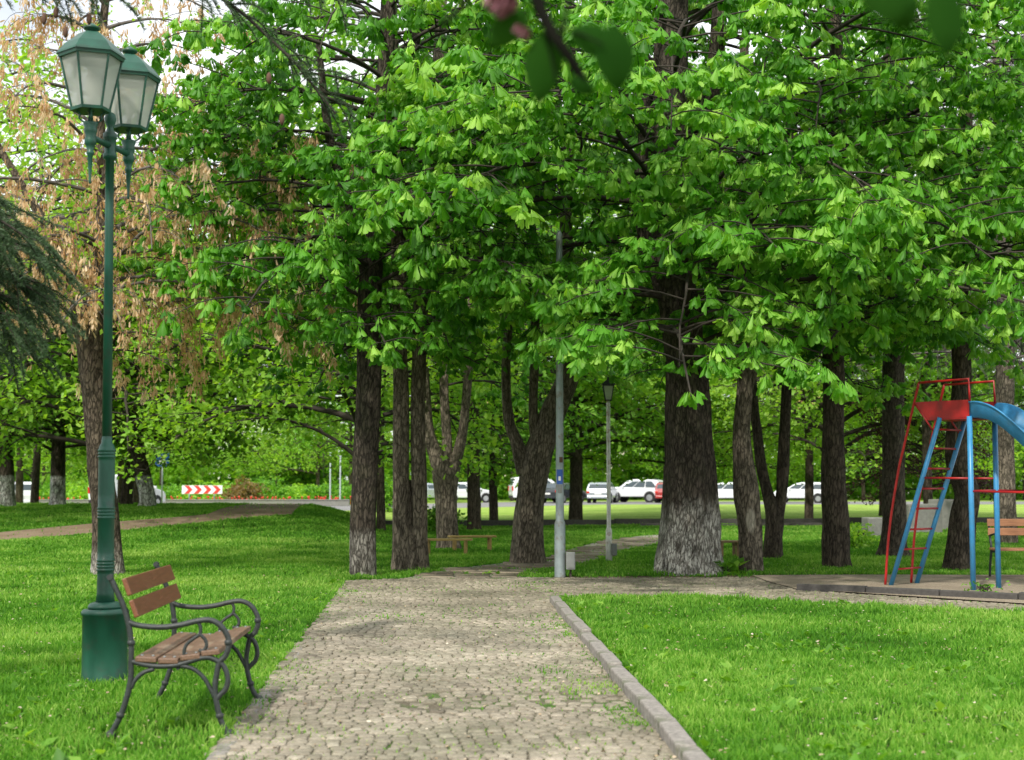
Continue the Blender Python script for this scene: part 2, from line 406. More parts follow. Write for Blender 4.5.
def tri_mesh(name, V, T, tint, mat, smooth=False):
    """V (n,3) T (k,3) tint (n,)"""
    me = bpy.data.meshes.new(name)
    V = np.ascontiguousarray(V, dtype=np.float32); T = np.ascontiguousarray(T, dtype=np.int32)
    me.vertices.add(len(V)); me.vertices.foreach_set('co', V.ravel())
    me.loops.add(T.size); me.loops.foreach_set('vertex_index', T.ravel())
    me.polygons.add(len(T)); me.polygons.foreach_set('loop_start', np.arange(0, T.size, 3, dtype=np.int32))
    me.polygons.foreach_set('loop_total', np.full(len(T), 3, dtype=np.int32))
    if smooth: me.polygons.foreach_set('use_smooth', np.ones(len(T), dtype=bool))
    a = me.attributes.new('tint', 'FLOAT', 'POINT'); a.data.foreach_set('value', np.ascontiguousarray(tint, dtype=np.float32))
    me.materials.append(mat); me.update(calc_edges=True); me.validate()
    return me

def obj_of(name, me, parent=None, loc=None):
    o = bpy.data.objects.new(name, me)
    if loc is not None: o.location = loc
    return link(o, parent)

def stamp(templ_v, templ_t, pos, basis, scale, tint):
    """place a small template many times"""
    m = len(templ_v); n = len(pos)
    V = np.einsum('mk,nkj->nmj', templ_v, basis) * scale[:, None, None] + pos[:, None, :]
    T = templ_t[None] + (np.arange(n) * m)[:, None, None]
    return V.reshape(-1, 3), T.reshape(-1, 3), np.repeat(tint, m)

def merge(parts):
    Vs, Ts, ts = [], [], []; off = 0
    for V, T, t in parts:
        Vs.append(V); Ts.append(T + off); ts.append(t); off += len(V)
    return np.concatenate(Vs), np.concatenate(Ts), np.concatenate(ts)

def in_poly(x, y, poly):
    inside = np.zeros(len(x), bool); n = len(poly)
    for i in range(n):
        x1, y1 = poly[i][:2]; x2, y2 = poly[(i + 1) % n][:2]
        c = ((y1 > y) != (y2 > y)) & (x < (x2 - x1) * (y - y1) / ((y2 - y1) + 1e-12) + x1)
        inside ^= c
    return inside

def vnoise(x, y, s, seed=0):
    """cheap numpy value noise, 0..1"""
    x = x * s + seed * 17.3; y = y * s + seed * 5.7
    xi = np.floor(x); yi = np.floor(y); fx = x - xi; fy = y - yi
    fx = fx * fx * (3 - 2 * fx); fy = fy * fy * (3 - 2 * fy)
    def h(a, b):
        v = np.sin(a * 127.1 + b * 311.7 + seed) * 43758.5453
        return v - np.floor(v)
    return (h(xi, yi) * (1 - fx) + h(xi + 1, yi) * fx) * (1 - fy) + (h(xi, yi + 1) * (1 - fx) + h(xi + 1, yi + 1) * fx) * fy

# ------------------------------------------------------------------ the ground
xs = np.unique(np.concatenate([np.linspace(-40, 40, 161), np.linspace(-700, 700, 71)]))
ys = np.unique(np.concatenate([np.linspace(-30, 110, 281), np.linspace(110, 900, 30)]))
XX, YY = np.meshgrid(xs, ys)
ZZ = hgt(XX, YY)
V = np.stack([XX, YY, ZZ], -1).reshape(-1, 3)
nx = len(xs); idx = np.arange(len(V)).reshape(len(ys), nx)
a, b, c, d = idx[:-1, :-1].ravel(), idx[:-1, 1:].ravel(), idx[1:, 1:].ravel(), idx[1:, :-1].ravel()
T = np.concatenate([np.stack([a, b, c], 1), np.stack([a, c, d], 1)])
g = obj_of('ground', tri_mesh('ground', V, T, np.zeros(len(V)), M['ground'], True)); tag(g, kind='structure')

def sheet(name, poly, mat, dz, step=0.5, kind='structure'):
    """a flat sheet following the terrain inside a polygon"""
    bm = bmesh.new()
    vs = [bm.verts.new((p[0], p[1], 0)) for p in poly]
    bm.faces.new(vs)
    x0, x1 = min(p[0] for p in poly), max(p[0] for p in poly); y0, y1 = min(p[1] for p in poly), max(p[1] for p in poly)
    def cuts(a, b, ax):
        k = math.floor(a / step) + 1
        while k * step < b:
            co = [0, 0, 0]; no = [0, 0, 0]; co[ax] = k * step; no[ax] = 1
            bmesh.ops.bisect_plane(bm, geom=bm.verts[:] + bm.edges[:] + bm.faces[:], plane_co=co, plane_no=no)
            k += 1
    cuts(x0, x1, 0); cuts(y0, y1, 1)
    bmesh.ops.triangulate(bm, faces=bm.faces[:])
    for v in bm.verts: v.co.z = float(hgt(v.co.x, v.co.y)) + dz
    bmesh.ops.recalc_face_normals(bm, faces=bm.faces[:])
    if bm.faces[:] and sum(f.normal.z for f in bm.faces) < 0: bmesh.ops.reverse_faces(bm, faces=bm.faces[:])
    me = bpy.data.meshes.new(name); bm.to_mesh(me); bm.free(); me.materials.append(mat)
    o = link(bpy.data.objects.new(name, me)); tag(o, kind=kind)
    return o

def at0(px, Y): return (px - 512) / F * Y
def gl(*pp): return [G(*p) for p in pp]
def sub(a, b, t): return a + (b - a) * t
# paved path (near part runs behind the camera), and cross path to the right
PL0 = G(222, 740); PL1 = G(345, 583); PR0 = G(672, 745); PR1 = G(553, 603)
PLb = PL0 + (PL0 - PL1) * 0.75; PRb = PR0 + (PR0 - PR1) * 0.75
PLc = PL1 + Vector((0.0, 0.35, 0))
paved = [PLb, PL0, PL1, PLc, G(430, 578.5), G(560, 578.5), G(700, 577.5), G(860, 577.5), G(1060, 577.5) + Vector((3, 0, 0)),
         G(1060, 612) + Vector((3, 0, 0)), G(1024, 612.5), G(824, 603.5), G(700, 597), G(600, 597), G(556, 599.5), PR1, PR0, PRb]
paved2 = [p.to_2d() for p in paved]
sheet('path', paved, M['joint'], 0.004)
play = gl((752, 577.2), (860, 576.5), (1060, 577)) + [G(1060, 577) + Vector((3, 0, 0)), G(1060, 608) + Vector((3, -.2, 0)), G(1024, 606), G(797, 591), (G(770, 584))]
sheet('playground_ground', play, M['dirt'], 0.030)
worn = gl((400, 579.5), (436, 572), (470, 567), (505, 563), (548, 557.5), (572, 549), (600, 541.5), (645, 535.5), (664, 535), (672, 537), (650, 546), (625, 550), (606, 556), (588, 563), (560, 568), (532, 571), (520, 574), (516, 579.5))
sheet('footpath', worn, M['pale_path'], 0.004)
litter1 = gl((548, 579.4), (556, 576.4), (650, 576), (740, 575), (860, 575), (900, 576), (1060, 575.5), (1060, 579))
sheet('soil_strip', litter1, M['litter_soil'], 0.002)
cl_ = [G(-200, 548), G(-80, 542.5), G(0, 537), G(70, 531), G(130, 525), G(200, 519), G(250, 514.5), Vector((at0(285, 53), 53, 0)), Vector((at0(312, 66), 66, 0)), Vector((at0(318, 74.5), 74.5, 0))]
cl_ = [Vector((p.x, p.y, 0)) for p in cl_]; lft = []; rgt = []
for i_, p in enumerate(cl_):
    t_ = (cl_[min(i_ + 1, len(cl_) - 1)] - cl_[max(i_ - 1, 0)]).normalized(); nn = Vector((-t_.y, t_.x, 0)) * (1.0 + .12 * math.sin(i_ * 2.3)); lft.append(p + nn); rgt.append(p - nn)
bpth = lft + rgt[::-1]
sheet('dirt_path', bpth, M['brown_path'], 0.012)
sheet('far_path', gl((665, 530.5), (740, 531), (880, 528.8), (985, 528), (1100, 527.5), (1100, 524.5), (880, 524.2), (740, 525.5), (665, 526.5)), M['pale_path'], 0.01)
sheet('road', [Vector((-90, 74, 0)), Vector((-8, 74, 0)), Vector((6, 96, 0)), Vector((120, 98, 0)), Vector((120, 113, 0)), Vector((2, 112, 0)), Vector((-14, 88, 0)), Vector((-90, 88, 0))], M['road'], 0.006, 4)

# setts
def setts(poly2, y0, y1, x0, x1, name, seed, sx=0.088, sy=0.092, z=0.004):
    rg = np.random.default_rng(seed); P = []; 
    y = y0; row = 0
    while y < y1:
        x = x0 + (0.5 * sx if row % 2 else 0)
        while x < x1:
            w = sx * rg.uniform(0.8, 1.2)
            P.append((x + w / 2, y, w)); x += w
        y += sy * rg.uniform(0.94, 1.06); row += 1
    P = np.array(P)
    cx, cy, w = P[:, 0], P[:, 1], P[:, 2]
    cy = cy + (vnoise(cx, cy, 0.9, 3) - 0.5) * 0.16 + ((cx / sx).astype(int) % 2) * 0.012
    ins = in_poly(cx, cy, poly2)
    gone = vnoise(cx, cy, 0.8, 11) * 0.5 + rg.random(len(cx)) * 0.5
    ins &= gone > 0.12
    cx, cy, w = cx[ins], cy[ins], w[ins]; n = len(cx)
    jit = lambda s: rg.normal(0, s, (n,))
    hx = (w / 2 - 0.005)[:, None]; hy = sy / 2 - 0.0045
    corners = np.array([(-1, -1), (1, -1), (1, 1), (-1, 1)], float)
    bx = cx[:, None] + corners[None, :, 0] * hx + rg.normal(0, 0.005, (n, 4)); by = cy[:, None] + corners[None, :, 1] * hy + rg.normal(0, 0.003, (n, 4))
    ins_ = 0.009
    tx = bx - corners[None, :, 0] * ins_; ty = by - corners[None, :, 1] * ins_
    hz = z + 0.009 + np.abs(jit(0.0035)) + (vnoise(cx, cy, 0.5, 5) - .5) * 0.012
    tz = hz[:, None] + rg.normal(0, 0.0018, (n, 4))
    mz = hz[:, None] - 0.006 + 0 * tz
    Vb = np.stack([bx, by, np.full_like(bx, z - 0.004)], -1); Vm = np.stack([bx, by, mz], -1); Vt = np.stack([tx, ty, tz], -1)
    Va = np.concatenate([Vb, Vm, Vt], 1)
    tr = []
    for l in (0, 4):
        for k in range(4):
            k2 = (k + 1) % 4; tr += [(l + k, l + k2, l + 4 + k2), (l + k, l + 4 + k2, l + 4 + k)]
    tr += [(8, 9, 10), (8, 10, 11)]
    tr = np.array(tr); T = tr[None] + (np.arange(n) * 12)[:, None, None]
    tint = np.clip(0.25 + 0.5 * vnoise(cx, cy, 1.2, 9) + rg.normal(0, 0.14, n), 0, 1)
    o = obj_of(name, tri_mesh(name, Va.reshape(-1, 3), T.reshape(-1, 3), np.repeat(tint, 12), M['sett'])); tag(o, kind='structure')
play2 = [p.to_2d() for p in play]
setts(paved2, 3.0, 20.9, -2.6, 9.5, 'path_setts', 5)
# worn slabs on the footpath beyond
def slabs():
    rg = np.random.default_rng(3); parts = []; w2 = [p.to_2d() for p in worn]
    mb_v = []; mb_t = []; tint = []
    y = 20.9
    while y < 36:
        x = -4.0 + rg.uniform(0, .4)
        while x < 6:
            sx = rg.uniform(0.45, 0.62)
            if in_poly(np.array([x + sx / 2]), np.array([y + .25]), w2)[0] and rg.random() < 0.85:
                z = 0.004 + rg.uniform(0.008, 0.022); r = 0.02; b = len(mb_v)
                pts = [(x + r, y + r), (x + sx - r, y + r), (x + sx - r, y + .5 - r), (x + r, y + .5 - r)]
                pts = [(px_ + rg.normal(0, .012), py_ + rg.normal(0, .012)) for px_, py_ in pts]
                mb_v += [(p[0], p[1], 0.0) for p in pts] + [(p[0], p[1], z + rg.normal(0, .004)) for p in pts]
                for k in range(4):
                    k2 = (k + 1) % 4; mb_t += [(b + k, b + k2, b + 4 + k2), (b + k, b + 4 + k2, b + 4 + k)]
                mb_t += [(b + 4, b + 5, b + 6), (b + 4, b + 6, b + 7)]
                tint += [rg.uniform(0.1, 1)] * 8
            x += sx
        y += 0.5
    o = obj_of('footpath_slabs', tri_mesh('footpath_slabs', np.array(mb_v), np.array(mb_t), np.array(tint), M['slab'])); tag(o, kind='structure')
slabs()

# kerbs
def kerb(p0, p1, w, h, mat, seg, label, name='kerb', jit=0.013):
    p0 = Vector(p0); p1 = Vector(p1); L = (p1 - p0).length; n = max(1, round(L / seg)); d = (p1 - p0).normalized()
    root = thing(name, label, 'kerb', p0, math.atan2(d.y, d.x))
    for i in range(n):
        mb = MB(); l = L / n
        mb.box((0, 0, 0), (l - 0.012, w, h + 0.1), bev=0.012)
        k = mb.build('kerb_stone', mat, root, (l * (i + .5), 0, h / 2 - 0.05 + random.uniform(-jit, jit)))
        k.rotation_euler = (random.uniform(-.03, .03), random.uniform(-.014, .014), random.uniform(-.02, .02))
    return root
off = Vector((0.012, 0, 0))
kerb(PRb + off, PR1 + off, 0.105, 0.085, M['kerb'], 0.8, 'grey concrete kerb between the paved path and the right lawn')
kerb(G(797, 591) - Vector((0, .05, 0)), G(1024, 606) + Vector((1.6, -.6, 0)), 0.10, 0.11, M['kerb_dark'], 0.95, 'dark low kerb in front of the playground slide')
kerb(PLb + Vector((.05, 0, -.04)), PL0.lerp(PL1, .35) + Vector((.05, 0, -.04)), 0.09, 0.055, M['kerb'], 0.9, 'sunken edging stones on the bench side of the paved path', 'edging')
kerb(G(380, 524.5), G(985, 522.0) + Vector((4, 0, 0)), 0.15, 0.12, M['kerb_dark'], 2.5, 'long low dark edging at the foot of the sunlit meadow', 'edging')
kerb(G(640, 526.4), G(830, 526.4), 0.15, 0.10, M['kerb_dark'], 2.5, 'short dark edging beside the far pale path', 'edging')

# ------------------------------------------------------------------ vegetation builders
def leaflet(L, w, droop=0.25, fold=0.25):
    v = np.array([(0, 0, 0), (-w * .15, L * 0.38, -fold * w * .3), (w * .15, L * .38, -fold * w * .3), (-w / 2, L * 0.74, -fold * w), (0, L * 0.72, 0.0), (w / 2, L * 0.74, -fold * w), (-w * .36, L * .92, -fold * w * .8), (w * .36, L * .92, -fold * w * .8), (0, L, -.02 * L)])
    v[:, 2] -= droop * L * (v[:, 1] / L) ** 2
    t = np.array([(0, 4, 1), (0, 2, 4), (1, 4, 3), (2, 5, 4), (3, 4, 6), (4, 5, 7), (4, 8, 6), (4, 7, 8)])
    return v, t

def rotx(a): c, s = math.cos(a), math.sin(a); return np.array([(1, 0, 0), (0, c, s), (0, -s, c)])
def rotz(a): c, s = math.cos(a), math.sin(a); return np.array([(c, s, 0), (-s, c, 0), (0, 0, 1)])

def palmate(rg):
    """one drooping horse-chestnut leaf: petiole + 5..7 leaflets hanging as a fan. unit about 1 = full length"""
    n = rg.choice([5, 5, 6]); parts = []
    droop = rg.uniform(0.55, 1.15)
    pet = np.array([(-0.012, 0, 0), (0.012, 0, 0), (0, 0.30, 0.08)]); parts.append((pet, np.array([(0, 1, 2)]), np.zeros(3)))
    for i in range(n):
        a = (i - (n - 1) / 2) / ((n - 1) / 2)
        L = 0.80 * (1 - 0.25 * abs(a)) * rg.uniform(0.9, 1.08)
        v, t = leaflet(L, 0.25 * (1 - 0.15 * abs(a)) * rg.uniform(.85, 1.1), 0.20, 0.30)
        v = v @ rotx(-(droop + rg.normal(0, 0.08) + 0.1 * abs(a)))      # hang down
        v = v @ rotz(-a * R(96) + rg.normal(0, 0.09))
        v = v + np.array([0, 0.30, 0.08])
        parts.append((v, t, np.zeros(9)))
    V, T, _ = merge(parts)
    return V, T
_rg = np.random.default_rng(1)
PALM = [palmate(_rg) for _ in range(7)]

def basis_from(az, pitch, roll):
    """rows: local x,y,z axes in world; local y points outward"""
    ca, sa, cp, sp = np.cos(az), np.sin(az), np.cos(pitch), np.sin(pitch)
    y = np.stack([ca * cp, sa * cp, sp], -1)
    x0 = np.stack([sa, -ca, np.zeros_like(sa)], -1)
    z0 = np.cross(x0, y)
    cr, sr = np.cos(roll)[:, None], np.sin(roll)[:, None]
    x = x0 * cr + z0 * sr; z = -x0 * sr + z0 * cr
    return np.stack([x, y, z], 1)

def palm_leaves(tips, rg, per=5, size=0.2, spread=math.pi, tintbias=0.0):
    tips = np.asarray(tips); n = len(tips)
    cnt = rg.integers(max(2, per - 2), per + 2, n)
    ii = np.repeat(np.arange(n), cnt)
    k = np.concatenate([np.arange(c) / c for c in cnt])
    pos = tips[ii, :3] + rg.normal(0, 0.02, (len(ii), 3))
    az = k * 2 * math.pi + rg.random(n)[ii] * 6.28 + rg.normal(0, 0.35, len(ii))
    pitch = rg.normal(0.22, 0.28, len(ii)); roll = rg.normal(0, 0.2, len(ii))
    sc = size * rg.uniform(0.65, 1.12, len(ii)) * rg.uniform(0.8, 1.15, n)[ii]
    tint = np.clip(0.43 + tintbias + rg.normal(0, 0.17, n)[ii] + rg.normal(0, 0.10, len(ii)), 0, 1)
    kind = rg.integers(0, len(PALM), len(ii)); parts = []
    for q in range(len(PALM)):
        m = kind == q
        if m.any(): parts.append(stamp(PALM[q][0], PALM[q][1], pos[m], basis_from(az[m], pitch[m], roll[m]), sc[m], tint[m]))
    fl = tips[rg.random(n) < .05]; m = len(fl)
    if m > 3:
        a3 = rg.random(m) * 6.28; SV = np.array([(-.10, 0, 0), (.10, 0, 0), (0, 0, .14), (-.13, .35, 0), (.13, .3, .03), (0, .33, .15), (0, 1, 0)]); ST_ = np.array([(0, 1, 4), (0, 4, 3), (1, 2, 5), (1, 5, 4), (2, 0, 3), (2, 3, 5), (3, 4, 6), (4, 5, 6), (5, 3, 6)])
        parts.append(stamp(SV, ST_, fl, basis_from(a3, rg.normal(1.45, .1, m), a3), rg.uniform(.12, .2, m), np.full(m, .85)))
    return merge(parts)

class Twigs:
    def __init__(s): s.parts = []
    def add(s, P, r0, r1, n=4):
        P = np.asarray(P, float); m = len(P)
        t = np.gradient(P, axis=0); t /= np.linalg.norm(t, axis=1)[:, None] + 1e-9
        ref = np.array([0, 0, 1.0]) if abs(t[0, 2]) < 0.8 else np.array([1.0, 0, 0])
        u = np.cross(t, ref); u /= np.linalg.norm(u, axis=1)[:, None] + 1e-9
        w = np.cross(t, u)
        rr = np.linspace(r0, r1, m)
        a = np.arange(n) * 2 * math.pi / n
        V = P[:, None] + (u[:, None] * np.cos(a)[None, :, None] + w[:, None] * np.sin(a)[None, :, None]) * rr[:, None, None]
        i = np.arange(m - 1)[:, None] * n; k = np.arange(n)[None]; k2 = (k + 1) % n
        A = (i + k).ravel(); B = (i + k2).ravel(); Cc = (i + n + k2).ravel(); D = (i + n + k).ravel()
        T = np.concatenate([np.stack([A, B, Cc], 1), np.stack([A, Cc, D], 1)])
        s.parts.append((V.reshape(-1, 3), T, np.zeros(m * n)))
    def build(s, name, mat, parent):
        V, T, t = merge(s.parts)
        return obj_of(name, tri_mesh(name, V, T, t, mat, True), parent)

def arc(p, az, pitch, L, droop, rg, n=7, wob=0.12):
    P = [np.array(p, float)]; st = L / n; a = az
    for i in range(n):
        pt = pitch - droop * ((i + 1) / n) ** 1.3
        a += rg.normal(0, wob)
        P.append(P[-1] + st * np.array([math.cos(a) * math.cos(pt), math.sin(a) * math.cos(pt), math.sin(pt)]))
    return np.array(P)

def grow(rg, boughs, tw, zmin=lambda x, y: 0.0, dens=1.0, inner=0.3):
    """boughs: (start, az, length, pitch, droop, r0). returns tips"""
    tips = []
    for (p, az, L, pit, dr, r0) in boughs:
        P = arc(p, az, pit, L, dr, rg, 9, 0.10)
        kk = len(P)
        while kk > 3 and P[kk - 1][2] < zmin(P[kk - 1][0], P[kk - 1][1]) + .05: kk -= 1
        P = P[:kk]; tw.add(P, r0, 0.008, 6)
        m = max(4, int(L * 2.7 * dens)); side = 1
        for j in range(m):
            t = inner + (1 - inner) * (j + rg.random() * .6) / m
            q = P[0] + 0; f = t * (len(P) - 1); i0 = min(int(f), len(P) - 2)
            q = P[i0] + (P[i0 + 1] - P[i0]) * (f - i0)
            a0 = math.atan2(*(P[i0 + 1] - P[i0])[[1, 0]])
            sl = L * (0.16 + 0.30 * (1 - t)) * rg.uniform(0.7, 1.25) + 0.15
            side = -side
            Q = arc(q, a0 + side * rg.uniform(0.6, 1.2), rg.uniform(-0.05, 0.45), sl, rg.uniform(0.3, 1.0), rg, 5, 0.15)
            if Q[-1][2] < zmin(Q[-1][0], Q[-1][1]) - .05: continue
            tw.add(Q, r0 * 0.35 * (1.2 - t) + 0.006, 0.005, 4)
            k = max(2, int(sl / 0.26 * dens)); s2 = 1
            for h in range(k):
                u = 0.25 + 0.75 * (h + rg.random()) / k
                f = u * (len(Q) - 1); i1 = min(int(f), len(Q) - 2); w = Q[i1] + (Q[i1 + 1] - Q[i1]) * (f - i1)
                s2 = -s2
                a1 = math.atan2(*(Q[i1 + 1] - Q[i1])[[1, 0]]) + s2 * rg.uniform(0.5, 1.3)
                E = arc(w, a1, rg.uniform(-0.2, 0.5), rg.uniform(0.15, 0.45), 0.6, rg, 3, 0.2)
                if E[-1][2] > zmin(E[-1][0], E[-1][1]):
                    tw.add(E, 0.005, 0.003, 3); tips.append(E[-1])
            if Q[-1][2] > zmin(Q[-1][0], Q[-1][1]): tips.append(Q[-1])
        if P[-1][2] > zmin(P[-1][0], P[-1][1]): tips.append(P[-1])
    return np.array(tips)

def trunk_mesh(mb_parts, pts, n=22, flute=0.06, lobes=5, seed=0, flare=0.0, rag=0.035):
    """pts: (Vector, radius) list in local coordinates"""
    P = catmull([p for p, r in pts], 7); rr = catmull([Vector((r, 0, 0)) for p, r in pts], 7)
    vs = []; m = len(P)
    for i, p in enumerate(P):
        t = (P[min(i + 1, m - 1)] - P[max(i - 1, 0)]).normalized()
        u = Vector((1, 0, 0)); u = (u - t * u.dot(t)).normalized(); w = t.cross(u)
        for k in range(n):
            a = 2 * math.pi * k / n
            e = 1 + flute * math.sin(lobes * a + seed + p.z * 0.25) + rag * noise.noise(Vector((math.cos(a) * 2, math.sin(a) * 2, p.z * 1.7 + seed))) * 2
            e += 0.3 * rag * noise.noise(Vector((math.cos(a) * 9, math.sin(a) * 9, p.z * 4 + seed))) * 2
            if flare: e += flare * math.exp(-max(0, p.z) / 0.22) * (0.6 + 0.5 * math.sin(lobes * a + seed * 2))
            vs.append(p + (u * math.cos(a) + w * math.sin(a)) * rr[i].x * e)
    V = np.array([tuple(v) for v in vs]); i = np.arange(m - 1)[:, None] * n; k = np.arange(n)[None]; k2 = (k + 1) % n
    A = (i + k).ravel(); B = (i + k2).ravel(); Cc = (i + n + k2).ravel(); D = (i + n + k).ravel()
    mb_parts.append((V, np.concatenate([np.stack([A, B, Cc], 1), np.stack([A, Cc, D], 1)]), np.zeros(len(V))))
    return P

def make_trunk(limbs, mat, root, Y, **kw):
    """limbs: list of pixel polylines [(px,py,width_px[,dy])], drawn at the tree's own depth"""
    parts = []; base = root.location; paths = []
    for li, limb in enumerate(limbs):
        pts = []
        for q in limb:
            px, py, w = q[:3]; dy = q[3] if len(q) > 3 else 0
            p = W(px, py, Y + dy) - base; pts.append((p, w / 2 / F * (Y + dy)))
        k = dict(kw)
        if li > 0: k['flare'] = 0
        paths.append(trunk_mesh(parts, pts, seed=li * 2.1 + Y, **k))
    V, T, t = merge(parts)
    obj_of('trunk', tri_mesh('trunk', V, T, t, mat, True), root)
    return paths

def along(path, z):
    for a, b in zip(path[:-1], path[1:]):
        if a.z <= z <= b.z: return a.lerp(b, (z - a.z) / max(1e-6, b.z - a.z))
    return path[-1] if z > path[-1].z else path[0]

def chestnut(root, path, rg, n, z0, z1, Lfun, tint=0.0, size=0.2, per=5, zmin=lambda x, y: 0, dens=1.0, extra=(), pit=(0.15, 0.6), dr=(0.8, 1.4), mat='chestnut_leaf'):
    tw = Twigs(); boughs = []
    for i in range(n):
        z = z0 + (z1 - z0) * ((i + rg.random()) / n)
        az = i * 2.399 + rg.normal(0, 0.25)
        L = Lfun(z, az) * rg.uniform(0.8, 1.15)
        if L < 0.8: continue
        p = along(path, z)
        boughs.append(((p.x, p.y, p.z), az, L, rg.uniform(*pit), rg.uniform(*dr), 0.012 + 0.006 * L))
    for (z, azd, L, p_, d_) in extra:
        p = along(path, z); boughs.append(((p.x, p.y, p.z), R(azd), L, p_, d_, 0.012 + 0.006 * L))
    tips = grow(rg, boughs, tw, zmin, dens)
    tw.build('branches', M['twig'], root)
    V, T, t = palm_leaves(tips, rg, per, size, tintbias=tint)
    obj_of('crown', tri_mesh('crown', V, T, t, M[mat]), root)
    return len(tips)

# small-leaf crown meshes (shared by distant trees)
LEAF_V = np.array([(0, 0, 0), (-0.32, 0.5, 0.06), (0, 0.5, -0.04), (0.32, 0.5, 0.06), (0, 1, -0.12)]); LEAF_T = np.array([(0, 2, 1), (0, 3, 2), (1, 2, 4), (2, 3, 4)])
TRI_V = np.array([(-0.3, 0, 0), (0.3, 0.1, 0.0), (0.25, 0.9, -0.1), (-0.2, 1, 0.1)]); TRI_T = np.array([(0, 1, 2), (0, 2, 3)])
def leaf_cloud(P, rg, size, tint, simple=False, flat=0.3, sd=0.22, per=6):
    n = len(P) * per; ii = np.repeat(np.arange(len(P)), per)
    pos = P[ii] + rg.normal(0, sd, (n, 3)) * np.array([1, 1, 0.6])
    az = rg.random(n) * 6.28; pitch = rg.normal(-0.35, 0.55, n); roll = rg.normal(0, 0.7, n)
    tn = np.clip(0.45 + tint + rg.normal(0, 0.1, len(P))[ii] + rg.normal(0, 0.14, n), 0, 1)
    v, t = (TRI_V, TRI_T) if simple else (LEAF_V, LEAF_T)
    return stamp(v, t, pos, basis_from(az, pitch, roll), size * rg.uniform(0.6, 1.2, n), tn)

def spread_crown(seed, Rr, z0, z1, n, leafsize, per, tint, droop=(0.5, 1.3), simple=True, dens=.8, sd=0.25):
    rg = np.random.default_rng(seed); tw = Twigs(); bo = []
    for i in range(n):
        z = z0 + (z1 - z0) * ((i + rg.random()) / n); u = (z - z0) / (z1 - z0)
        L = Rr * (0.55 + 0.75 * math.sin(math.pi * min(1, u * 0.8 + 0.22))) * rg.uniform(0.7, 1.1) * (1 - 0.55 * u ** 2)
        bo.append(((0, 0, z), i * 2.399 + rg.normal(0, .3), L, rg.uniform(0.1, 0.8), rg.uniform(*droop), 0.02 + 0.012 * L))
    tips = grow(rg, bo, tw, lambda x, y: z0 - 0.7, dens, 0.25)
    V, T, t = merge(tw.parts)
    bmesh_ = tri_mesh('branches', V, T, t, M['twig'], True)
    V, T, t = leaf_cloud(tips, rg, leafsize, tint, simple, sd=sd, per=per)
    return bmesh_, (V, T, t)

# ------------------------------------------------------------------ near trees
def tree_at(px, py, label, cat='tree', name='chestnut_tree', group=None):
    g_ = G(px, py); r = thing(name, label, cat, (g_.x, g_.y, g_.z - 0.03), 0, group)
    return r, g_.y
def Lround(L, zc, zh, front=1.0, back=0.8):
    def f(z, az):
        s = math.sin(az); k = front if s < 0 else back
        return L * (1 + (k - 1) * abs(s)) * max(0.35, 1 - ((z - zc) / zh) ** 2)
    return f

# big whitewashed chestnut
t7, Y7 = tree_at(690, 573.5, 'largest tree trunk, thick chestnut with flaking whitewash on its base')
pth = make_trunk([[(689, 575, 68), (689, 560, 64), (690, 520, 57), (690, 470, 49), (688, 400, 44), (682, 330, 40), (673, 260, 38), (670, 190, 37), (669, 110, 36), (672, 20, 34), (676, -120, 26), (672, -300, 14)],
    [(671, 250, 26), (690, 180, 20), (712, 90, 17), (720, 0, 14), (726, -140, 8)],
    [(680, 320, 18), (655, 270, 15), (640, 200, 13), (646, 80, 11), (630, -60, 8)]], M['bark_w7'], t7, Y7, n=40, flute=0.05, lobes=6, flare=0.16, rag=0.05)[0]
rg = np.random.default_rng(71)
z7 = lambda x, y: 1.95 + 1.0 * max(0, 1 - abs(y) / 2.5) + 0.45 * math.sin(x * 1.3 + 1) + 1.3 * float(S(-.9, -1.8, x)) * float(S(-5.4, -3.6, x))  + 1.25 * float(S(1.1, 1.9, x))
chestnut(t7, pth, rg, 38, 3.4, 10, Lround(6.0, 5.0, 8.5, 1.12, 0.55), 0.10, 0.27, 5, z7, .95,
         extra=[(3.6, -118, 6.6, 0.05, 0.5), (4.2, -150, 5.0, 0.1, 0.7), (4.6, -80, 6.0, 0.2, 0.6), (4.2, -45, 7.0, 0.1, 0.5), (5.2, -60, 6.6, 0.2, 0.8), (5.6, -130, 6.6, 0.25, 0.9), (3.8, -20, 5, 0.1, 0.6)])

# dark slim chestnut left of the path
t1, Y1 = tree_at(363, 577, 'slim dark straight chestnut trunk at the left corner of the paved path, its foot paler')
pth = make_trunk([[(363, 578, 27.5), (363, 570, 26.5), (363, 520, 25.5), (366, 450, 25), (369, 380, 25), (370, 300, 24), (376, 200, 21), (384, 100, 18), (390, -40, 14), (394, -220, 8)],
    [(371, 290, 15), (352, 210, 11), (330, 140, 9), (318, 40, 6)], [(378, 190, 14), (402, 110, 11), (420, 10, 9), (432, -120, 6)]], M['bark_w1'], t1, Y1, n=24, flute=0.03, rag=0.03)[0]
rg = np.random.default_rng(12)
chestnut(t1, pth, rg, 36, 3.3, 9.2, Lround(3.2, 5.8, 6.5, 1.2, 0.8), 0.02, 0.27, 4, lambda x, y: 2.75 + 0.5 * max(0, abs(x) - 1.2), 1.0,
         extra=[(5.2, 190, 2.9, 0.25, 0.7), (6.4, 200, 3.2, 0.25, 0.8), (4.6, 225, 2.8, 0.1, 0.6), (5.8, 172, 2.8, 0.3, 0.8), (7.0, 185, 3.2, .3, .8)])

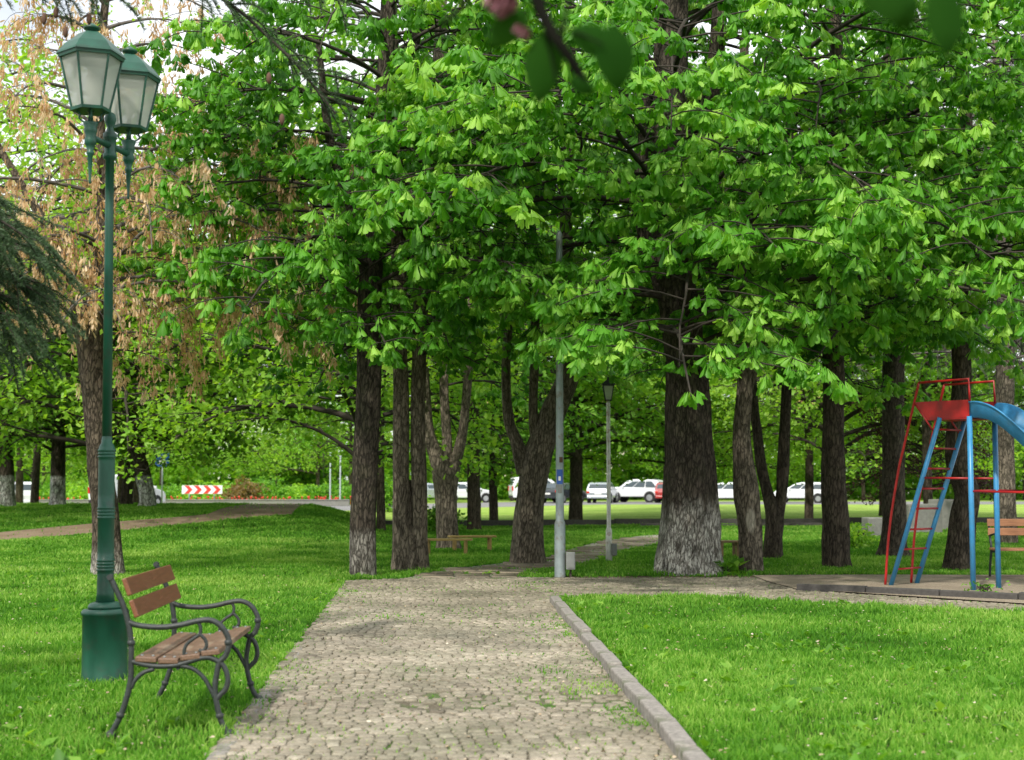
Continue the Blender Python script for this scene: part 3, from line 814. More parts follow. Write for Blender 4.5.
# twin fluted trunk
t2, Y2 = tree_at(411, 571, 'fluted twin trunk of a chestnut standing between the slim dark tree and the low benches')
pth = make_trunk([[(401, 572, 20), (401, 540, 18), (401, 480, 17), (401, 410, 17), (400, 330, 15), (398, 220, 15), (394, 100, 12), (390, -100, 8)],
    [(420, 572, 19), (420, 540, 15), (419, 480, 14.5), (418, 410, 14), (420, 330, 14), (424, 220, 14), (436, 100, 12), (446, -80, 8)],
    [(411, 572, 13, -.14), (411, 548, 9, -.08), (410, 520, 6, .02), (410, 480, 4, .1)]], M['bark_grey'], t2, Y2, n=22, flute=0.08, lobes=4, flare=0.15, rag=0.05)[0]
rg = np.random.default_rng(22)
chestnut(t2, pth, rg, 30, 3.2, 9.0, Lround(3.6, 6, 6.5, 0.9, 0.9), 0.0, 0.25, 4, lambda x, y: 2.75 + 1.4 * float(S(.5, 1.5, x)), 0.95)

# leaning forked tree beside the footpath
t4, Y4 = tree_at(528, 563.5, 'thick leaning tree forking low between the footpath and the metal pole')
pth = make_trunk([[(528, 565, 34), (528, 545, 31), (530, 500, 27), (536, 462, 29), (548, 427, 26), (563, 390, 23), (576, 360, 21), (596, 338, 17), (622, 312, 14), (650, 270, 11), (676, 180, 8)],
    [(526, 472, 20), (516, 442, 13), (508, 415, 10), (506, 360, 9), (511, 280, 8), (508, 160, 9), (500, 0, 6)],
    [(572, 362, 15), (574, 330, 14), (570, 290, 14), (566, 200, 12), (572, 80, 10), (566, -100, 6)],
    [(536, 450, 10), (533, 410, 9), (535, 330, 9), (532, 220, 8), (536, 80, 6)]], M['bark_grey'], t4, Y4, n=26, flute=0.05, lobes=5, flare=0.14, rag=0.06)
rg = np.random.default_rng(41)
chestnut(t4, pth[3], rg, 24, 4.2, 9, Lround(3.8, 6, 6.5, 0.8, 1), -0.05, 0.26, 4, lambda x, y: 4.3 + 0.3 * math.sin(x * 3), 0.9)

# V-shaped tree by the low benches
t3, Y3 = tree_at(450, 549, 'tree with a low V shaped fork right behind the low wooden benches')
pth = make_trunk([[(449, 550, 25), (448, 535, 22), (446, 500, 21), (445, 475, 25), (436, 455, 15), (428, 430, 12), (424, 380, 11), (418, 280, 9), (410, 140, 7)],
    [(449, 485, 17), (454, 465, 13), (461, 440, 10), (466, 400, 9), (472, 300, 8), (476, 160, 6)], [(446, 478, 12), (447, 440, 10), (444, 380, 9), (446, 260, 7)]], M['bark_grey'], t3, Y3, n=20, flute=0.05, flare=0.15, rag=0.05)[2]
rg = np.random.default_rng(32)
chestnut(t3, pth, rg, 22, 3.4, 8.5, Lround(3.8, 6, 6, 1, 1), -0.05, 0.26, 4, lambda x, y: 3.0, 0.8)

# right group
t8, Y8 = tree_at(751, 572, 'pale bent slim trunk with a bare wood scar just right of the largest trunk', name='maple_tree')
pth = make_trunk([[(751, 573, 26), (751, 555, 24), (749, 520, 23), (746, 490, 24), (743, 455, 20), (742, 425, 17), (745, 380, 16), (742, 300, 14), (748, 180, 12), (744, 40, 9)],
    [(745, 400, 10), (757, 360, 8), (772, 300, 6), (780, 200, 4)]], M['bark_patch'], t8, Y8, n=22, flute=0.04, rag=0.07)[0]
rg = np.random.default_rng(81)
chestnut(t8, pth, rg, 20, 3.8, 9, Lround(3.0, 6, 6, 0.6, 1), -0.02, 0.25, 4, lambda x, y: 2.9 + 1.3 * float(S(-.3, -1.2, x)), 0.8)
t9, Y9 = tree_at(773, 559, 'narrow trunk with a Y fork between the scarred pale trunk and a straight dark one', name='maple_tree')
pth = make_trunk([[(773, 560, 20), (773, 540, 18), (774, 515, 18), (768, 495, 12), (762, 470, 10.5), (758, 440, 10), (752, 380, 9), (750, 250, 7)],
    [(776, 520, 14), (781, 495, 11), (783, 465, 12), (786, 400, 10), (790, 280, 8), (786, 120, 6)]], M['bark'], t9, Y9, n=18, flute=0.05, rag=0.05)[0]
rg = np.random.default_rng(92)
chestnut(t9, pth, rg, 20, 2.9, 8.5, Lround(3.4, 5, 6, 1, 1), 0.1, 0.24, 4, lambda x, y: 2.3, 0.8)
t10, Y10 = tree_at(836, 567.5, 'straight dark rough barked trunk left of the slide')
pth = make_trunk([[(837, 569, 29), (836, 555, 27), (836, 520, 26), (834, 480, 24), (833, 440, 22), (834, 380, 21), (832, 280, 19), (838, 140, 16), (834, -20, 12), (830, -220, 7)],
    [(833, 330, 12), (812, 280, 10), (796, 220, 8), (790, 120, 5)], [(834, 300, 11), (856, 240, 9), (880, 150, 7), (890, 40, 4)]], M['bark'], t10, Y10, n=26, flute=0.03, rag=0.06, flare=0.05)[0]
rg = np.random.default_rng(101)
chestnut(t10, pth, rg, 36, 3.4, 10, Lround(4.6, 6, 6.8, 1.25, 0.8), 0.08, 0.265, 4, lambda x, y: 2.75 + 0.3 * math.sin(2 * x) + .35 * float(S(-.2, 1.2, x)) + 1.0 * float(S(-1.7, -.6, x)) * float(S(-2, -4, y)), .95,
         extra=[(5.2, -60, 5.0, 0.1, 0.4), (6.6, -62, 5.4, 0.3, 0.7), (4.0, -105, 5.5, 0.0, 0.4), (5.5, -92, 6.5, 0.2, 0.8), (7, -75, 6, 0.3, .9), (7, -110, 6, 0.3, 1)])
t11, Y11 = tree_at(893, 556, 'flared dark trunk rising behind the slide ladder')
pth = make_trunk([[(893, 557, 33), (893, 545, 26), (894, 520, 23), (893, 480, 22), (893, 430, 22), (893, 370, 21), (896, 280, 18), (890, 120, 14), (894, -80, 9)]], M['bark'], t11, Y11, n=24, flute=0.04, flare=0.28, rag=0.04)[0]
rg = np.random.default_rng(113)
chestnut(t11, pth, rg, 26, 4.0, 10, Lround(3.2, 6.5, 6, 1, 1), 0.0, 0.26, 4, lambda x, y: 3.5, 0.85)
t12, Y12 = tree_at(958, 570, 'leaning crooked trunk seen between the slide legs')
pth = make_trunk([[(958, 571, 32), (959, 555, 28), (963, 520, 25), (967, 495, 24), (962, 475, 24), (957, 455, 22), (958, 420, 21), (962, 380, 19), (960, 300, 16), (968, 180, 13), (962, 20, 9)]], M['bark'], t12, Y12, n=22, flute=0.05, rag=0.06, flare=.1)[0]
rg = np.random.default_rng(121)
chestnut(t12, pth, rg, 6, 6.8, 9, Lround(1.8, 7, 6, 1, .8), 0.05, 0.27, 4, lambda x, y: 3.5 + (.6 if y < 0 and x > -1 else 0), 0.85, extra=[(4.6, -95, 4.5, 0.2, 0.7), (4.6, -120, 4.6, 0.15, 0.6)])

# seed-laden tree behind the lamp post
def seed_tree():
    r, Y = tree_at(108, 575, 'tan barked leaning tree behind the green lamp post, hung with dry brown seed keys', name='ash_maple_tree')
    paths = make_trunk([[(108, 576, 33), (108, 560, 30), (106, 520, 26), (101, 470, 24), (97, 420, 25), (93, 370, 26), (88, 330, 26), (76, 290, 17), (62, 262, 12), (40, 215, 9), (-10, 130, 6), (-70, 0, 4)],
        [(94, 350, 20), (100, 310, 18), (101, 260, 17), (104, 180, 13), (98, 90, 10), (112, -60, 6)], [(90, 335, 10), (66, 330, 7), (44, 342, 5), (18, 360, 3)]], M['bark_tan'], r, Y, n=24, flute=0.05, flare=0.1, rag=0.06)
    rg = np.random.default_rng(131); tw = Twigs(); tips = []; keys = []
    def hang(P0, az, L):
        Q = arc(P0, az, rg.uniform(-0.1, 0.7), L, rg.uniform(1.0, 1.9), rg, 6, 0.2); tw.add(Q, 0.007, 0.003, 3)
        for f in np.linspace(0.25, 1, max(2, int(L / 0.22))):
            i = f * (len(Q) - 1); i0 = min(int(i), len(Q) - 2); p = Q[i0] + (Q[i0 + 1] - Q[i0]) * (i - i0)
            rgx = W(0, 0, 1)
            u = rg.random()
            if u < 0.50: keys.append(p)
            else: tips.append(p)
    def bough(p, az, L, pit, dr, r0):
        P = arc(p, az, pit, L, dr, rg, 9, 0.12); tw.add(P, r0, 0.008, 5)
        for j in range(int(L * 6.5)):
            t = 0.15 + 0.85 * rg.random(); i = t * (len(P) - 1); i0 = min(int(i), len(P) - 2); q = P[i0] + (P[i0 + 1] - P[i0]) * (i - i0)
            hang(q, az + rg.choice([-1, 1]) * rg.uniform(.3, 1.3), rg.uniform(0.4, 1.3))
    tr = paths[1]
    for i in range(34):
        z = 3.6 + 6.0 * (i + rg.random()) / 34; p = along(tr, z); az = i * 2.399
        bough((p.x, p.y, p.z), az, rg.uniform(2.0, 3.4) * (1.0 if z < 7 else 0.7), rg.uniform(0.2, 0.8), rg.uniform(0.6, 1.4), 0.035)
    for (z, azd, L, pp, d_) in [(4.0, -12, 3.4, 0.25, 0.8), (4.8, 8, 3.6, 0.25, 0.7), (4.2, -40, 3.2, 0.3, 1.0), (5.0, -30, 3.6, 0.4, 1.0), (4.4, 20, 3.2, 0.3, 1.1), (3.9, -70, 3.0, 0.4, 1.1), (5.6, -60, 3.2, 0.4, 1.0), (6.0, -10, 2.8, .3, .7), (5, 200, 3, .5, 1), (5, 235, 3, .3, 1), (4.4, 180, 3, .4, .9)]:
        p = along(tr, z); bough((p.x, p.y, p.z), R(azd), L, pp, d_, 0.03)
    for z in np.linspace(3.3, 6, 12):
        p = along(paths[0], z); bough((p.x, p.y, p.z), rg.random() * 6.28, rg.uniform(1.2, 2.6), rg.uniform(.2, .8), 1.0, 0.02)
    tw.build('branches', M['twig_grey'], r)
    keys = np.array(keys); tips = np.array(tips)
    ok = keys[:, 2] > 1.9; keys = keys[ok]
    # a bunch of hanging winged keys
    n = len(keys); per = 20; ii = np.repeat(np.arange(n), per)
    hang_ = np.abs(rg.normal(0, 0.12, len(ii))) + 0.01
    pos = keys[ii] + np.stack([rg.normal(0, 0.028, len(ii)), rg.normal(0, 0.028, len(ii)), -hang_], 1)
    KV = np.array([(0, 0, 0), (0.13, 0.3, 0.02), (0.16, 0.8, 0.03), (0, 1, 0), (-0.10, 0.75, -0.02), (-0.06, 0.3, 0)]); KT = np.array([(0, 1, 5), (5, 1, 2), (5, 2, 4), (4, 2, 3)])
    B = basis_from(rg.random(len(ii)) * 6.28, rg.normal(-1.25, 0.28, len(ii)), rg.random(len(ii)) * 3)
    tn = np.clip(rg.normal(0.5, 0.2, n)[ii] + rg.normal(0, 0.12, len(ii)), 0, 1)
    V, T, t = stamp(KV, KT, pos, B, rg.uniform(0.07, 0.12, len(ii)), tn)
    obj_of('seed_keys', tri_mesh('seed_keys', V, T, t, M['seed']), r)
    V, T, t = leaf_cloud(tips, rg, 0.085, 0.1, False, sd=0.08, per=4)
    obj_of('leaves', tri_mesh('leaves', V, T, t, M['lime_leaf']), r)
seed_tree()

# ------------------------------------------------------------------ middle distance and far trees
SC = {}
for key, args in {'broad': (201, 5.0, 2.6, 11, 34, 0.17, 7, 0.0), 'low': (202, 4.6, 2.0, 9.5, 34, 0.16, 7, 0.06), 'tall': (203, 4.4, 3.0, 13, 38, 0.18, 7, -0.04), 'droop': (204, 4.6, 1.7, 9, 40, 0.15, 8, 0.02)}.items():
    SC[key] = spread_crown(*args)
CROWN = {}
def crown_mesh(key, mat):
    if (key, mat) not in CROWN: CROWN[(key, mat)] = tri_mesh('crown', *SC[key][1], M[mat])
    return CROWN[(key, mat)]
def mid_tree(px, py, wpx, key, rz, sc, label, mat='far_leaf', bark='bark', lean=0, fork=False, name='deciduous_tree', group=None, Y=None, X=None):
    if Y is None:
        g_ = G(px, py); X, Y, Z = g_.x, g_.y, g_.z
    else:
        Z = float(hgt(X, Y))
    r = thing(name, label, 'tree', (X, Y, Z - 0.03), 0, group)
    rad = wpx / 2 / F * Y; parts = []; sx = random.uniform(-.15, .15)
    trunk_mesh(parts, [(Vector((0, 0, 0)), rad * 1.15), (Vector((0, 0, .4)), rad), (Vector((lean * .5 + sx * .3, 0, 2.0)), rad * .9), (Vector((lean, 0, 4)), rad * .78), (Vector((lean * .8 - sx, .2, 7)), rad * .5), (Vector((0, 0, 10 * sc)), rad * .2)], n=12, flute=0.05, seed=px or X)
    if fork: trunk_mesh(parts, [(Vector((lean * .3, 0, 1.2)), rad * .7), (Vector((-.5, .1, 2.6)), rad * .6), (Vector((-.9, .2, 5)), rad * .45), (Vector((-1, .3, 8)), rad * .25)], n=10, seed=3)
    V, T, t = merge(parts); obj_of('trunk', tri_mesh('trunk', V, T, t, M[bark], True), r)
    b_ = obj_of('branches', SC[key][0], r); c_ = obj_of('crown', crown_mesh(key, mat), r)
    for o in (b_, c_): o.scale = (sc, sc, sc); o.rotation_euler = (0, 0, rz)
    return r
mid_tree(474, 530.5, 14, 'broad', 0.4, 0.95, 'dark mid distance trunk right of the V forked tree by the low benches')
mid_tree(576, 524, 14, 'low', 1.9, 1.0, 'dark trunk standing at the edge of the sunlit meadow between the two poles')
mid_tree(None, None, 23, 'low', 2.5, 0.85, 'whitewashed trunk at the far left edge beside the white hatchback', bark='bark_wash', lean=-.3, Y=44, X=(5 - 512) / F * 44)
mid_tree(None, None, 15, 'low', 4.1, 0.8, 'dark trunk with a bright whitewashed foot, alone on the left rise', bark='bark_wash', Y=46, X=(59 - 512) / F * 46)
mid_tree(None, None, 16, 'broad', 0.9, 1.0, 'leaning dark trunk with white foot beside the white van', bark='bark_wash', lean=-.7, Y=44, X=(148 - 512) / F * 44)
mid_tree(None, None, 12, 'low', 3.3, 0.9, 'dark curved trunk partly hidden behind the green lamp post', lean=.25, Y=47, X=(128 - 512) / F * 47)
mid_tree(None, None, 10, 'broad', 5.0, 1.15, 'dense green tree farther off behind the slim dark chestnut', Y=44, X=-4.5)
mid_tree(None, None, 9, 'tall', 2.2, 1.35, 'dark leafy tree behind the twin fluted trunk', Y=40, X=-3.6, fork=True)
mid_tree(None, None, 9, 'tall', 0.2, 1.45, 'leafy tree behind the V forked tree', mat='lime_leaf', Y=48, X=-0.6)
mid_tree(None, None, 8, 'low', 1.2, 1.15, 'pale green tree with drooping sprays right of the lantern pole', mat='lime_leaf', Y=56, X=6.0)
mid_tree(None, None, 9, 'broad', 2.9, 1.5, 'leafy tree behind the scarred pale trunk', mat='lime_leaf', Y=50, X=10.2)
mid_tree(None, None, 9, 'low', 4.4, 1.1, 'bright green tree on the meadow left of the slide', mat='lime_leaf', Y=58, X=14.8)
mid_tree(None, None, 10, 'tall', 5.5, 1.35, 'tall leafy tree behind the slide platform', Y=44, X=12.6)
mid_tree(None, None, 9, 'broad', 0.7, 1.0, 'leafy tree beyond the bench at the right edge', Y=40, X=15.6)
mid_tree(None, None, 6, 'low', 0.5, .5, 'small purple leaved tree behind the slide ladder', mat='purple_leaf', Y=47, X=13.4, name='purple_plum_tree')
mid_tree(None, None, 8, 'broad', 3.7, 1.2, 'leafy tree at the left end of the low roadside wall', Y=60, X=-15.5)
mid_tree(None, None, 8, 'low', 3.0, 1.3, 'lime green tree behind the lamp lanterns', mat='lime_leaf', Y=62, X=-21)
mid_tree(None, None, 7, 'droop', 1.0, .95, 'leafy tree with low hanging sprays right behind the slim dark chestnut', mat='lime_leaf', Y=33, X=-3.45)
mid_tree(None, None, 7, 'droop', 3.0, 1.0, 'leafy tree with low sprays right behind the tan barked seed tree', mat='lime_leaf', Y=38, X=-10.55)
mid_tree(None, None, 8, 'broad', 3.9, 1.1, 'light green tree behind the spruce boughs at the left', mat='lime_leaf', Y=36, X=-13.2)
mid_tree(None, None, 8, 'broad', 2.3, 1.2, 'light green tree filling the view behind the two lamp lanterns', mat='lime_leaf', Y=50, X=-16.4)
mid_tree(None, None, 7, 'droop', 5.2, .95, 'low bright tree on the meadow between the lantern post and the largest trunk', mat='lime_leaf', Y=55, X=6.3)
mid_tree(None, None, 9, 'tall', 1.2, 1.5, 'tall leafy tree hidden behind the largest trunk', Y=62, X=7.6)
mid_tree(None, None, 7, 'droop', 2.2, 1.0, 'light green low tree behind the leaning forked tree', mat='lime_leaf', Y=52, X=1.0)
mid_tree(None, None, 7, 'droop', 4.2, 1.1, 'light green tree standing near the white van behind the lamp post', mat='lime_leaf', Y=58, X=-15.6)
mid_tree(None, None, 7, 'droop', 0.2, 1.05, 'light green low tree behind the straight dark trunk on the right', mat='lime_leaf', Y=47, X=10.6)
k = 0
FAR = [(-46, 110, 'droop', 1.1), (-30, 118, 'droop', 1.2), (-16, 120, 'droop', 1.1), (0, 116, 'droop', 1.1), (8, 120, 'droop', 1.2), (18.5, 119, 'droop', 1.2), (29, 120, 'droop', 1.2), (38, 119, 'droop', 1.1), (-50, 118, 'tall', 1.2), (-40, 124, 'low', 1.1), (-27, 112, 'broad', 1.0), (-20, 124, 'low', 1.0), (-12, 108, 'broad', 1.1), (-4, 126, 'tall', 1.1), (3, 124, 'low', .9), (13, 128, 'broad', 1.1), (24, 126, 'low', 1.1), (33, 124, 'tall', 1.1), (43, 122, 'broad', 1.2), (54, 124, 'tall', 1.2), (-33, 100, 'low', .8), (64, 126, 'low', 1.3)]
for (X, Y, key, sc) in FAR:
    mid_tree(None, None, 4, key, X, sc * 1.1, 'leafy tree in the row beyond the road and the parked cars', mat='lime_leaf' if k % 3 else 'far_leaf', Y=Y, X=X, group='trees beyond the road'); k += 1

# grey drooping bare tree at the right
def bare_tree():
    X, Y = 11.2, 33.0
    r = thing('bare_tree', 'grey tree of drooping bare twigs at the upper right', 'tree', (X, Y, 0))
    rg = np.random.default_rng(77); tw = Twigs(); parts = []
    trunk_mesh(parts, [(Vector((0, 0, 0)), .26), (Vector((0, 0, 2)), .22), (Vector((.1, 0, 6)), .17), (Vector((0, 0, 12)), .06)], n=14)
    V, T, t = merge(parts); obj_of('trunk', tri_mesh('trunk', V, T, t, M['bark_grey'], True), r)
    for i in range(46):
        z = 4.0 + 7.5 * (i + rg.random()) / 46
        P = arc((0, 0, z), i * 2.399, rg.uniform(.1, .5), rg.uniform(2.4, 4.2) * (1 - .05 * (z - 4)), rg.uniform(.3, .9), rg, 7, .12); tw.add(P, .035, .012, 4)
        for j in range(26):
            q = P[rg.integers(1, len(P))] + rg.normal(0, .06, 3)
            Q = arc(q, rg.random() * 6.28, rg.uniform(-.3, .3), rg.uniform(.6, 1.6), rg.uniform(1.0, 1.6), rg, 5, .35); tw.add(Q, .008, .004, 3)
            for h in range(2):
                q2 = Q[rg.integers(1, len(Q))]; tw.add(arc(q2, rg.random() * 6.28, -.6, rg.uniform(.3, .7), .8, rg, 3, .4), .005, .003, 3)
    tw.build('branches', M['twig_grey'], r)
bare_tree()

# spruce reaching in from the left
def spruce():
    X, Y = -4.35, 8.6
    r = thing('spruce_tree', 'dark blue green spruce whose soft boughs reach in from the left edge', 'tree', (X, Y, 0))
    rg = np.random.default_rng(55); tw = Twigs(); parts = []; nd_ = []
    trunk_mesh(parts, [(Vector((0, 0, 0)), .19), (Vector((0, 0, 2)), .16), (Vector((.05, 0, 5)), .12), (Vector((0, 0, 9)), .04)], n=14)
    V, T, t = merge(parts); obj_of('trunk', tri_mesh('trunk', V, T, t, M['bark'], True), r)
    def needles(Q, dens=1.0):
        seg = np.linalg.norm(np.diff(Q, axis=0), axis=1).sum(); n = int(seg * 800 * dens)
        f = rg.random(n) * (len(Q) - 1); i = np.minimum(f.astype(int), len(Q) - 2)
        p = Q[i] + (Q[i + 1] - Q[i]) * (f - i)[:, None]; d = Q[i + 1] - Q[i]
        nd_.append((p, np.arctan2(d[:, 1], d[:, 0])))
    def bough(p, az, L, pit, dr, dens=1.0, sub=1.0):
        P = arc(p, az, pit, L, dr, rg, 9, .06); tw.add(P, .03, .006, 5); needles(P[4:], dens)
        for j in range(int(L * 16 * sub)):
            t = .25 + .75 * rg.random(); f = t * (len(P) - 1); i0 = min(int(f), len(P) - 2); q = P[i0] + (P[i0 + 1] - P[i0]) * (f - i0)
            Q = arc(q, az + rg.choice([-1, 1]) * rg.uniform(.3, 1.1), rg.uniform(-.6, .1), rg.uniform(.2, .55), rg.uniform(.4, 1.0), rg, 4, .15); tw.add(Q, .006, .003, 3); needles(Q, dens)
            if rg.random() < .6:
                Q2 = arc(Q[2], az + rg.uniform(-1.3, 1.3), -.4, rg.uniform(.1, .3), .6, rg, 3, .2); tw.add(Q2, .004, .002, 3); needles(Q2, dens)
    for z, azd, L, pit, dr in [(2.3, -4, 1.7, 0, .35), (2.6, 9, 1.75, .0, .5), (2.9, -14, 1.7, .0, .6), (3.1, 5, 1.6, 0, .7), (2.75, 20, 1.7, 0, .6), (2.45, -25, 1.6, 0, .5), (3.3, 10, 1.4, 0, .9), (3.0, 0, 1.75, -.05, .5), (2.5, 5, 1.55, .0, .5), (2.75, -8, 1.6, .1, .6), (3.0, 12, 1.45, .1, .8), (2.65, -20, 1.5, .1, .5), (2.3, 25, 1.4, .0, .4), (2.85, 2, 1.35, .0, .7), (2.4, -12, 1.5, .05, .4), (3.2, -4, 1.3, .0, .6), (2.55, 16, 1.6, .05, .4), (2.2, 0, 1.2, .0, .3),
        (1.9, 170, 1.6, 0, .5), (2.6, 120, 1.6, 0, .5), (2.8, -120, 1.6, 0, .5), (3.4, 200, 1.5, .1, .5), (5.1, 60, 1.5, .2, .6), (5.3, -70, 1.4, .2, .6), (6, 130, 1.2, .2, .5)]:
        bough((0, 0, z + .25), R(azd), L * .95, pit, dr)
    bough((0, 0, 5.05), R(2), 3.75, .05, .95, .75, .8); bough((0, 0, 5.3), R(6), 3.3, .0, .5, .7, .6); bough((0, 0, 4.6), R(-3), 1.95, .0, .35, .8, .7)
    tw.build('branches', M['twig'], r)
    p = np.concatenate([a for a, b in nd_]); az = np.concatenate([b for a, b in nd_]) + rg.normal(0, .8, len(p))
    NV = np.array([(-.07, 0, 0), (.07, 0, 0), (0, 1, 0)]); NT = np.array([(0, 1, 2)])
    V, T, t = stamp(NV, NT, p, basis_from(az, rg.normal(-.1, .6, len(p)), rg.random(len(p)) * 3), rg.uniform(.026, .042, len(p)), np.clip(rg.normal(.5, .25, len(p)), 0, 1))
    obj_of('needles', tri_mesh('needles', V, T, t, M['needle']), r)
    for (dx, dz) in [(1.55, 4.12 + .04), (1.68, 4.08), (1.62, 4.2), (1.82, 4.16), (2.9, 3.80), (2.98, 3.55)]:
        mb = MB(); mb.lathe([(.004, .0), (.012, -.01), (.017, -.03), (.014, -.055), (.004, -.07)], 10); mb.build('cone', M['cone'], r, (dx, -.1, dz))
spruce()

# ------------------------------------------------------------------ foreground twig hanging into the top of the frame
def fore_branch():
    Y = 2.5; o = W(545, -260, Y)
    r = thing('cherry_branch', 'blurred dark branch with pink blossom and leaves hanging in at the top centre', 'branch', o)
    mb = MB()
    def tb(pts, r0, r1):
        P = catmull([W(px, py, Y + dy) - o for px, py, dy in pts], 5); n = len(P)
        mb.tube(P, [r0 + (r1 - r0) * i / (n - 1) for i in range(n)], 8)
    tb([(545, -260, 0), (530, -120, 0), (533, -20, 0), (548, 25, 0), (566, 52, 0), (584, 82, 0.02)], .014, .009)
    tb([(530, -120, 0), (512, -60, .02), (505, -10, .03), (502, 12, .03)], .008, .004)
    tb([(548, 25, 0), (580, 34, -.02), (604, 45, -.03)], .003, .0015); tb([(540, 5, 0), (552, 60, .03), (556, 82, .03)], .003, .0015)
    tb([(560, 46, 0), (572, -8, .0), (590, -20, 0)], .004, .002); tb([(530, -100, 0), (490, -40, .02), (462, 6, .04), (440, 26, .05)], .009, .004)
    mb.build('twig', M['fore_twig'], r)
    def lf(px, py, L, w, ang, dy=0, mat='dark_fore_leaf'):
        c = W(px, py, Y + dy) - o; m = MB(); vs = []; N = 7
        ca, sa = math.cos(ang), math.sin(ang)
        for i in range(N):
            t = i / (N - 1); ww = w * math.sin(math.pi * min(1, t * .93 + .07)) ** .75 * (1 - .15 * t)
            for s_ in (-1, 0, 1):
                x, z = t * L, s_ * ww / 2
                vs.append((c.x + x * ca - z * sa, c.y + .012 * abs(s_) + .02 * t * t, c.z + x * sa + z * ca))
        fs = []
        for i in range(N - 1):
            for s_ in (0, 1): a_ = i * 3 + s_; fs.append((a_, a_ + 1, a_ + 4, a_ + 3))
        m.add(vs, fs, True); q = m.build('leaf', M[mat], r)
        if not q.data.attributes.get('tint'):
            at = q.data.attributes.new('tint', 'FLOAT', 'POINT'); at.data.foreach_set('value', [.5] * len(vs))
    lf(612, 26, .11, .075, -1.45, -.03); lf(570, 78, .05, .035, -.4); lf(548, 30, .13, .075, -1.7, .03); lf(572, 30, .10, .06, -.35, -.02); lf(525, 10, .09, .06, -2.4, .05)
    for (px, py, sz) in [(500, 8, .018), (492, 2, .016), (508, 4, .016), (524, 34, .011), (499, -8, .016), (518, 30, .009)]:
        c = W(px, py, Y + .03) - o; m = MB()
        for k in range(7):
            a = k * .9; b_ = k * 1.7; n = Vector((math.cos(a), math.sin(b_) * .6, math.sin(a))).normalized()
            u = n.orthogonal().normalized(); v_ = n.cross(u)
            cc = c + n * sz * .5
            m.add([cc + (u * math.cos(q_) + v_ * math.sin(q_)) * sz * .9 + n * (.25 * sz * (q_ != 0)) for q_ in [i * 2 * math.pi / 7 for i in range(7)]], [tuple(range(7))], True)
        q = m.build('blossom', M['blossom'], r); at = q.data.attributes.new('tint', 'FLOAT', 'POINT'); at.data.foreach_set('value', [.45] * len(q.data.vertices))
    r2 = thing('leafy_branch', 'out of focus branch with two dark leaves hanging in at the top right', 'branch', W(930, -200, 1.7))
    o2 = r2.location.copy(); mb = MB()
    P = catmull([W(a_, b_, 1.7) - o2 for a_, b_ in [(930, -200), (905, -90), (900, -40), (880, -20)]], 5); mb.tube(P, .004, 8)
    P = catmull([W(a_, b_, 1.7) - o2 for a_, b_ in [(905, -90), (935, -50), (944, -10)]], 5); mb.tube(P, .003, 8); mb.build('twig', M['twig'], r2)
    o = o2; r = r2; Y = 1.7
    def lf2(px, py, L, w, ang, dy=0):
        c = W(px, py, 1.7 + dy) - o2; m = MB(); vs = []; N = 7; ca, sa = math.cos(ang), math.sin(ang)
        for i in range(N):
            t = i / (N - 1); ww = w * math.sin(math.pi * min(1, t * .93 + .07)) ** .75
            for s_ in (-1, 0, 1):
                x, z = t * L, s_ * ww / 2; vs.append((c.x + x * ca - z * sa, c.y + .012 * abs(s_), c.z + x * sa + z * ca))
        fs = [(i * 3 + s_, i * 3 + s_ + 1, i * 3 + s_ + 4, i * 3 + s_ + 3) for i in range(N - 1) for s_ in (0, 1)]
        m.add(vs, fs, True); q = m.build('leaf', M['dark_fore_leaf'], r2); at = q.data.attributes.new('tint', 'FLOAT', 'POINT'); at.data.foreach_set('value', [.5] * len(vs))
    lf2(944, -22, .095, .050, -1.5); lf2(862, -14, .075, .055, -.35); lf2(895, -24, .07, .05, -1.3, .03)
fore_branch()

